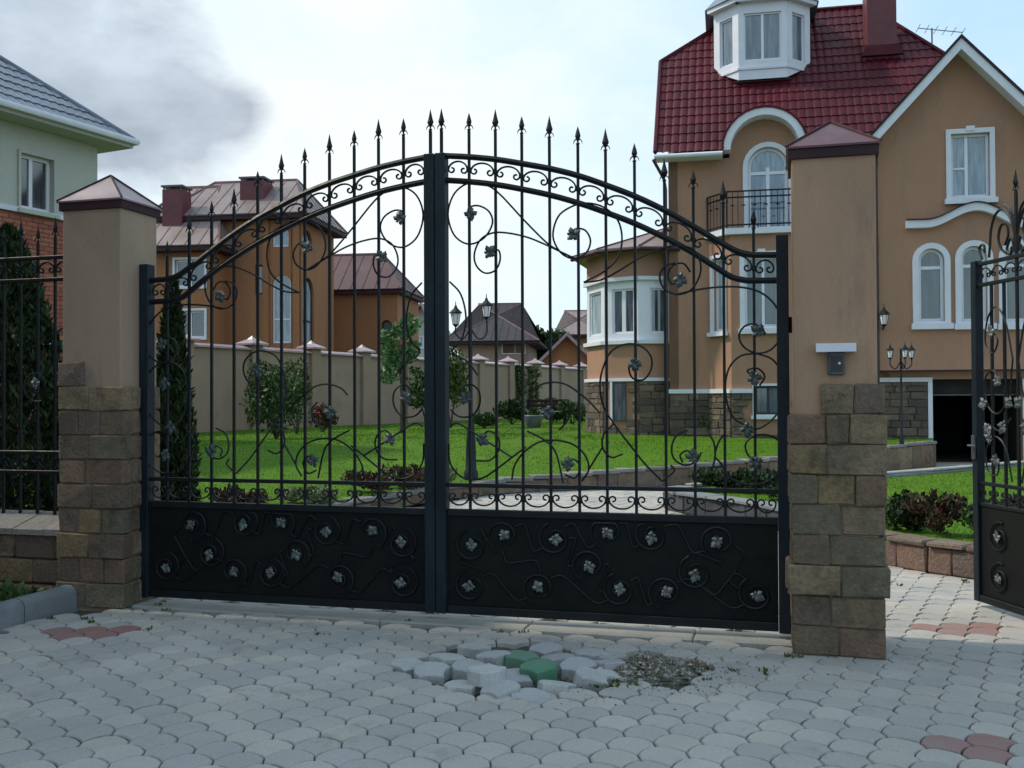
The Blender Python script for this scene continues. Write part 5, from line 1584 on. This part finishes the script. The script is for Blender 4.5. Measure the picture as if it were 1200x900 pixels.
m = MB(); m.tube([(9+ovx, -.55, zeL), (9+ovx-4.3, 3.4, zeL+3.3)], .075, 6); m.build('ridge_cap', MT['roofgrey'], lh, FR, smooth=60)

# ------------------------------------------------------------------ plants
def foliage(pts, size, seed, squash=1.0, name='crown', mat=None, parent=None, A=None, up=.0, elong=1.6):
    g = np.random.RandomState(seed); P = np.array(pts); n = len(P)
    d = g.normal(size=(n, 3)); d[:, 2] = np.abs(d[:, 2])*squash+up; d /= np.linalg.norm(d, axis=1)[:, None]
    a = g.normal(size=(n, 3)); s = np.cross(d, a); s /= np.linalg.norm(s, axis=1)[:, None]
    sz = size*g.uniform(.6, 1.3, n)[:, None]
    v0 = P-s*sz*.5; v1 = P+d*sz*.5*elong*.4-s*0+s*0; 
    q = np.stack([P, P+d*sz*elong*.5+s*sz*.42, P+d*sz*elong, P+d*sz*elong*.5-s*sz*.42], 1)
    V = q.reshape(-1, 3)
    me = bpy.data.meshes.new(name); me.from_pydata(V.tolist(), [], [(4*i, 4*i+1, 4*i+2, 4*i+3) for i in range(n)]); me.update()
    me.materials.append(MT[mat]); return link(name, me, parent, A)
def blobpts(g, centers, n):
    """points through clumps: (x,y,z,rx,rz)"""
    out = []
    w = np.array([c[3]**2*c[4] for c in centers]); w /= w.sum()
    for c, k in zip(centers, g.multinomial(n, w)):
        d = g.normal(size=(k, 3)); d /= np.linalg.norm(d, axis=1)[:, None]; r = g.uniform(.25, 1, k)**.45
        out.append(np.array(c[:3])+d*r[:, None]*np.array([c[3], c[3], c[4]]))
    return np.vstack(out)
def thuja(label, x, y, z0, h, rad, seed, n=5200):
    A = T((x, y, z0)); rt = thing('thuja_tree', label, 'tree', A); g = np.random.RandomState(seed)
    t = g.uniform(0, 1, n)**1.15; a = g.uniform(0, 6.283, n)
    bump = 1+.16*np.sin(a*5+t*19)+.10*np.sin(a*9-t*31)
    rr = rad*np.minimum(1, (1-t)**.66*1.2)*bump*g.uniform(.35, 1.05, n)**.5
    rr *= np.minimum(1, .6+t*4)
    P = np.stack([rr*np.cos(a), rr*np.sin(a), .03+t*h], 1)
    foliage(P, .034, seed, up=1.1, mat='thuja', parent=rt, A=A, elong=2.4)
    MB().tube([(0,0,-.05),(0,0,h*.8)], [.05, .015], 6).build('trunk', MT['bark'], rt)
thuja('dark thuja behind the iron fence, nearest the left picture edge', -4.45, 8.8, .12, 2.85, .60, 1, 22000)
thuja('second dark thuja behind the fence, partly hidden by the first', -5.5, 9.0, .12, 3.1, .55, 2, 12000)
thuja('dark thuja between the fence and the grey stucco pillar', -3.72, 9.0, .12, 1.75, .42, 4, 15000)
thuja('slim dark thuja just inside the left gate leaf', -3.27, 9.6, .14, 2.45, .21, 3, 14000)
def bush(name, label, x, y, rad, h, seed, mat, size=.05, n=1600, group=None, cat='shrub', clumps=7, stem=True, z0=None, lift=0.0):
    z0 = ground_z(x, y)-.02 if z0 is None else z0
    A = T((x, y, z0)); rt = thing(name, label, cat, A, group); g = np.random.RandomState(seed)
    C = [(g.uniform(-.6, .6)*rad, g.uniform(-.6, .6)*rad, lift+h*g.uniform(.25, .72), rad*g.uniform(.35, .6), h*g.uniform(.2, .33)) for _ in range(clumps)]
    foliage(blobpts(g, C, n), size, seed, up=.3, mat=mat, parent=rt, A=A)
    if stem:
        m = MB()
        for c in C[:5]: m.tube([(0,0,0), (c[0]*.5, c[1]*.5, c[2]*.5), (c[0], c[1], c[2])], [.018+.01*h, .012, .005], 5)
        m.build('stem', MT['bark'], rt)
    return rt
def at_lawn(u, v):
    h = LB.ray_cast(CP, ray(u, v))
    return h[0] if h[0] is not None else hit_z(u, v, .55)
# rose bushes along the wall
b0_ = at_lawn(330, 513); bush('rose_bush', 'tall dark green bush against the garden wall left of the red flowers', b0_.x, b0_.y-.5, .72, 1.9, 11, 'shrub', .075, 2300, clumps=11)
b1_ = at_lawn(306, 505); bush('rose_bush', 'thin pale-leaved shrub just left of the tall bush at the wall', b1_.x, b1_.y-.4, .35, 1.75, 12, 'vine', .07, 700, lift=.4)
b2_ = at_lawn(352, 508); bush('rose_bush', 'green shrub with reddish tips between tall bush and red flowers', b2_.x, b2_.y-.4, .4, 1.7, 13, 'vine', .07, 900, lift=.3)
b3_ = at_lawn(380, 506); rb = bush('flower_bush', 'red flowering bush at the foot of the garden wall', b3_.x, b3_.y-.3, .42, .85, 14, 'redleaf', .06, 900)
g = np.random.RandomState(3)
foliage(blobpts(g, [(0,0,.55,.35,.15),(.15,-.2,.45,.2,.12)], 70), .07, 3, mat='redpaint', parent=rb, A=wmof(rb), name='flower')
tr_ = at_lawn(470, 508); A = T(tr_); rt = thing('young_tree', 'young round-crowned tree with thin trunk just left of the gate centre post', 'tree', A)
g = np.random.RandomState(21)
C = [(g.uniform(-.33,.33), g.uniform(-.3,.3), 1.95+g.uniform(-.55,.85), .24, .26) for _ in range(10)]
foliage(blobpts(g, C, 1700), .085, 22, up=.2, mat='maple', parent=rt, A=A, name='crown')
m = MB(); m.tube([(0,0,-.1),(.02,0,.9),(0,.02,1.6),(.02,0,2.3)], [.05,.04,.035,.015], 7)
for c in C[:6]: m.tube([(0,.02,1.4), (c[0]*.6, c[1]*.6, c[2]-.1)], [.02,.008], 5)
m.build('trunk', MT['bark'], rt)
p = at_lawn(490, 500); bush('shrub', 'loose green shrub behind the gate centre post', p.x+.3, p.y-.3, .6, 1.9, 23, 'shrub', .09, 1500, lift=.2)
p = at_lawn(532, 502); bush('shrub', 'climber-like shrub beside the lamp post at the garden wall', p.x-.1, p.y-.3, .55, 2.3, 24, 'vine', .09, 1500, lift=.2)
p = at_lawn(600, 496); bush('shrub', 'low dark shrub at the foot of the far garden wall', p.x, p.y-1.5, .7, .95, 25, 'thuja', .09, 1300)
p = at_lawn(570, 500); bush('shrub', 'very low clump of plants along the far garden wall', p.x, p.y-1.2, .55, .45, 26, 'shrub', .08, 700)
p = at_lawn(668, 496); bush('shrub', 'green shrub at the outer corner of the house bay', p.x, p.y-1.2, .55, .85, 27, 'shrub', .08, 1200)
p = at_lawn(645, 494); bush('shrub', 'dark shrub behind the garden bench near the house bay', p.x, p.y-.8, .5, .9, 28, 'thuja', .08, 1000)
# climbers on the far wall
for i, (u, lab) in enumerate(((608, 'thin climber on the far garden wall, leaves in one narrow column'), (622, 'wider climber on the far garden wall near the house'))):
    Fi = BW; x, z = hitF(BW, u, 450, -.05); A = BW @ T((x, -.14, .55)); rt = thing('climbing_plant', lab, 'climber', A)
    g = np.random.RandomState(60+i); C = [(g.uniform(-.15,.15), 0, .3+.28*k, .22+.1*i, .2) for k in range(8)]
    foliage(blobpts(g, C, 900), .09, 61+i, mat='vine', parent=rt, A=A, name='leaves')
    MB().tube([(0,0,-.1),(.05,0,1.2),(-.03,0,2.4)], [.03,.02,.01], 5).build('stem', MT['bark'], rt)
# shrubs at the house foot
for k, (u, v, rad, h, mt, lab) in enumerate((
    (728, 505, .30, .62, 'redleaf', 'small dark shrub under the basement window of the bay'),
    (776, 508, .38, .75, 'vine', 'yellow-green shrub at the right end of the house bay'),
    (800, 508, .30, .45, 'shrub', 'low shrub left of the round one at the house plinth'),
    (835, 510, .55, .72, 'vine', 'bushy light green shrub in the middle of the house plinth'),
    (862, 510, .35, .55, 'thuja', 'dark small shrub between two lighter ones at the plinth'),
    (882, 511, .50, .70, 'shrub', 'rounded green shrub below the barred basement window'),
    (908, 512, .40, .50, 'shrub', 'low green shrub at the plinth beside the gate hinge post'))):
    p = at_lawn(u, v); bush('shrub', lab, p.x, p.y, rad, h, 70+k, mt, .06, 1100)
p = at_lawn(742, 506); bush('shrub', 'pale flowering tuft beside the bay basement window', p.x-.3, p.y, .25, .7, 79, 'palegreen', .05, 500)
# flower clumps at the front edge of the lawn
for k, (x, y, rad, h, mt, lab) in enumerate((
    (-3.0, 11.2, .35, .32, 'redleaf', 'purple-leaved clump behind the left gate leaf, nearest its hinge side'),
    (-2.55, 12.4, .40, .26, 'palegreen', 'yellow-green clump behind the left gate leaf'),
    (-2.0, 13.6, .38, .34, 'redleaf', 'purple-leaved clump at the lawn edge left of the centre post'),
    (-1.55, 14.3, .45, .38, 'redleaf', 'widest purple-leaved clump at the lawn edge near the centre post'),
    (-1.1, 14.9, .3, .28, 'palegreen', 'pale clump at the lawn edge close beside the centre post'))):
    bush('edging_plant', lab, x, y, rad, h, 90+k, mt, .045, 900, cat='plant', stem=False, group='plants along the lawn edge')
# barberry row on the island and shrubs at its far end
lab_ = ('barberry bush nearest the brown pillar in the row on the small lawn', 'second barberry bush from the brown pillar', 'third barberry bush from the brown pillar', 'fourth barberry bush from the brown pillar, beside the wicket', 'barberry bush behind the wicket stile', 'barberry bush seen through the wicket bars')
for k, (x, y) in enumerate(((3.45,9.75),(3.62,9.35),(3.86,9.02),(4.12,8.72),(4.42,8.45),(4.8,8.2))):
    bush('barberry_bush', lab_[k], x, y, .22, .40, 110+k, ('redleaf','thuja','redleaf','shrub','redleaf','thuja')[k], .038, 1100, cat='shrub', stem=False, group='barberry row edging the small lawn')
for k, (x, y, lab) in enumerate(((2.75,13.3,'dark low shrub at the far tip of the small lawn'),(3.25,13.1,'second dark shrub along the far tip of the small lawn'),(3.75,13.0,'third dark shrub, nearest the gate hinge post'),(3.3,12.0,'low dark shrub on the small lawn seen under the gate rail'))):
    bush('shrub', lab, x, y, .36, .30, 130+k, 'thuja', .05, 1300, stem=False, group='dark shrubs at the tip of the small lawn')
# ground cover in the bed by the kerb
g = np.random.RandomState(5); P = []
while len(P) < 3500:
    x, y = g.uniform(-7, -2.8), g.uniform(5.6, 8.3)
    if inside((x, y), BEDP) and (Vector((x, y, 0))-KERB0).cross(KD).length > .24: P.append((x, y, .06+g.uniform(0, .05)))
o = foliage(P, .05, 6, mat='shrub', name='ground_cover'); tag(o, 'low green ground cover between the kerb and the stone wall', 'ground cover', kind='stuff')
# far trees
def bigtree(label, u, vt, d, rad, seed, n=5000):
    x = spx(u, d); A = T((x, d, 0)); h = CAM_H+(467-vt)/1167*d; rt = thing('broadleaf_tree', label, 'tree', A, None); g = np.random.RandomState(seed)
    C = [(g.uniform(-.7,.7)*rad, g.uniform(-.5,.5)*rad, h*g.uniform(.5,.86), rad*g.uniform(.3,.5), h*g.uniform(.09,.16)) for _ in range(14)]
    foliage(blobpts(g, C, n), .32, seed, mat='treefar', parent=rt, A=A, name='crown')
    m = MB(); m.tube([(0,0,0),(0,0,h*.7)], [.25,.08], 7)
    for c in C[:6]: m.tube([(0,0,h*.45), (c[0], c[1], c[2])], [.1,.03], 5)
    m.build('trunk', MT['bark'], rt)
bigtree('green tree beyond the garden wall between the dark roof and the orange building', 636, 376, 80, 2.6, 41)
bigtree('second far green tree, left of the first and touching the dark-roofed house', 618, 392, 95, 2.2, 42)
bigtree('far green tree partly behind the low orange building', 658, 386, 100, 2.4, 43)
bigtree('far green tree hidden behind the gate centre post', 500, 385, 95, 2.4, 44)

# ------------------------------------------------------------------ garden lamps, bench
def lamp_post(name, label, x, y, z0, h, arms, s, base=True, ang=0):
    A = T((x, y, z0)) @ RZ(ang); rt = thing(name, label, 'lamp post', A)
    m = MB().lathe([(.10,-.1),(.11,.0),(.11,.12),(.085,.16),(.075,.55),(.055,.8),(.05,.86),(.032,.9),(.028,h*.8),(.024,h)] if base else [(.05,-.05),(.05,.1),(.025,.16),(.02,h)], 10)
    m.build('post', MT['iron_blue'], rt, smooth=40)
    for ax, ay, dz in arms:
        P = spline([(0,0,h-.25),(ax*.5, ay*.5, h-.42),(ax, ay, h-.34),(ax, ay, h-.22+dz)], 4)
        a = MB().tube([tuple(p) for p in P], .012, 5).build('arm', MT['iron'], rt)
        lantern('lantern_head', a, A @ T((ax, ay, h-.19+dz)), s)
    return rt
p = at_lawn(552, 562)
lamp_post('garden_lamp_post', 'tall garden lamp post with two lanterns on the lawn behind the gate', p.x, p.y, p.z, 2.62, ((-.23,0,.0),(.25,.05,.12)), .98)
lamp_post('garden_lamp_post', 'garden lamp with a cluster of small lanterns on the wall before the garage', 8.05, 20.6, .5, 2.0, ((-.22,0,0),(.22,0,0),(0,-.22,.0)), .85, base=False)
p = at_lawn(640, 497)
A = T(p) @ RZ(-.2); bn = thing('garden_bench', 'small dark garden bench with pale seat edge on the far lawn', 'bench', A)
for k in range(3): MB().stone(-.75, .75, -.22+k*.15, -.09+k*.15, .42, .45, c=.005, j=0).build('seat_slat', MT['concrete' if k == 0 else 'fascia'], bn)
for k in range(2): MB().stone(-.75, .75, .24+.03*k, .27+.03*k, .58+k*.16, .69+k*.16, c=.005, j=0).build('back_slat', MT['fascia'], bn)
for x in (-.65, .65):
    MB().stone(x-.03, x+.03, -.22, -.16, -.03, .42, c=.004, j=0).build('leg', MT['iron'], bn); MB().stone(x-.03, x+.03, .2, .26, -.03, .85, c=.004, j=0).build('leg', MT['iron'], bn)
p = at_lawn(632, 500); A = T((p.x-.2, p.y-1.2, p.z))
st = thing('round_planter', 'round blue-green planter standing in front of the garden bench', 'planter', A)
MB().lathe([(.15,-.03),(.2,.0),(.27,.22),(.29,.36),(.27,.38),(.24,.30),(0,.29)], 14).build('pot', MT['roofgrey'], st, smooth=50)
g = np.random.RandomState(8); foliage(blobpts(g, [(0,0,.4,.22,.12)], 220), .07, 9, mat='shrub', parent=st, A=A, name='plant')

# ------------------------------------------------------------------ tall block added out of view on the left to cast shade across the pavement
BF = frame((-14.0, 7.75, 0), 0)
blk = thing('added_shade_block', 'three-storey brick block added out of view at left to shade the pavement', 'shade caster', BF)
XB0, XB1, YB0 = 0, 8.8, -5.4
RBK = frame((-14+XB1, 7.75+YB0, 0), math.pi/2)     # street side, facing the road
LN = -YB0
ops = [(1.2+k*2.6, 2.5+k*2.6, 1.1+j*3.1, 2.6+j*3.1, False) for j in range(3) for k in range(2)]
wall('wall', [(0,-.1),(LN,-.1),(LN,10.0),(0,10.0)], ops, MT['brickred'], blk, RBK, depth=.3)
for o_ in ops: window(blk, RBK, *o_, mull=(.5,), sur=.06, pane='pane')
MB().box(XB0, XB1-.3, -.3, 0, -.1, 10.0).build('wall', MT['brickred'], blk, BF)
MB().box(XB0, XB1-.3, YB0, YB0+.3, -.1, 10.0).build('wall', MT['brickred'], blk, BF)
MB().box(XB0, .3, YB0+.3, -.3, -.1, 10.0).build('wall', MT['brickred'], blk, BF)
MB().box(-.2, XB1+.12, YB0-.2, .12, 10.0, 10.25).build('cornice', MT['concrete'], blk, BF)

# small weeds rooted in the joints near the pillars, kerb and lifted pavers
g = np.random.RandomState(44); P = []
for (u, v, su, sv, n) in ((850, 790, 30, 5, 36), (700, 806, 40, 3, 24), (180, 712, 30, 4, 30), (60, 728, 40, 3, 36), (985, 768, 45, 2, 50), (1090, 680, 40, 4, 30), (400, 735, 200, 10, 40)):
    for k in range(n//6):
        p = hit_z(g.normal(u, su), g.normal(v, sv), 0)
        for q in range(9): P.append((p.x+g.normal(0,.012), p.y+g.normal(0,.012), -.004))
o = foliage(P, .017, 45, mat='vine', name='joint_weeds', up=.8); tag(o, 'tiny weeds growing in the paving joints', 'weeds', kind='stuff')
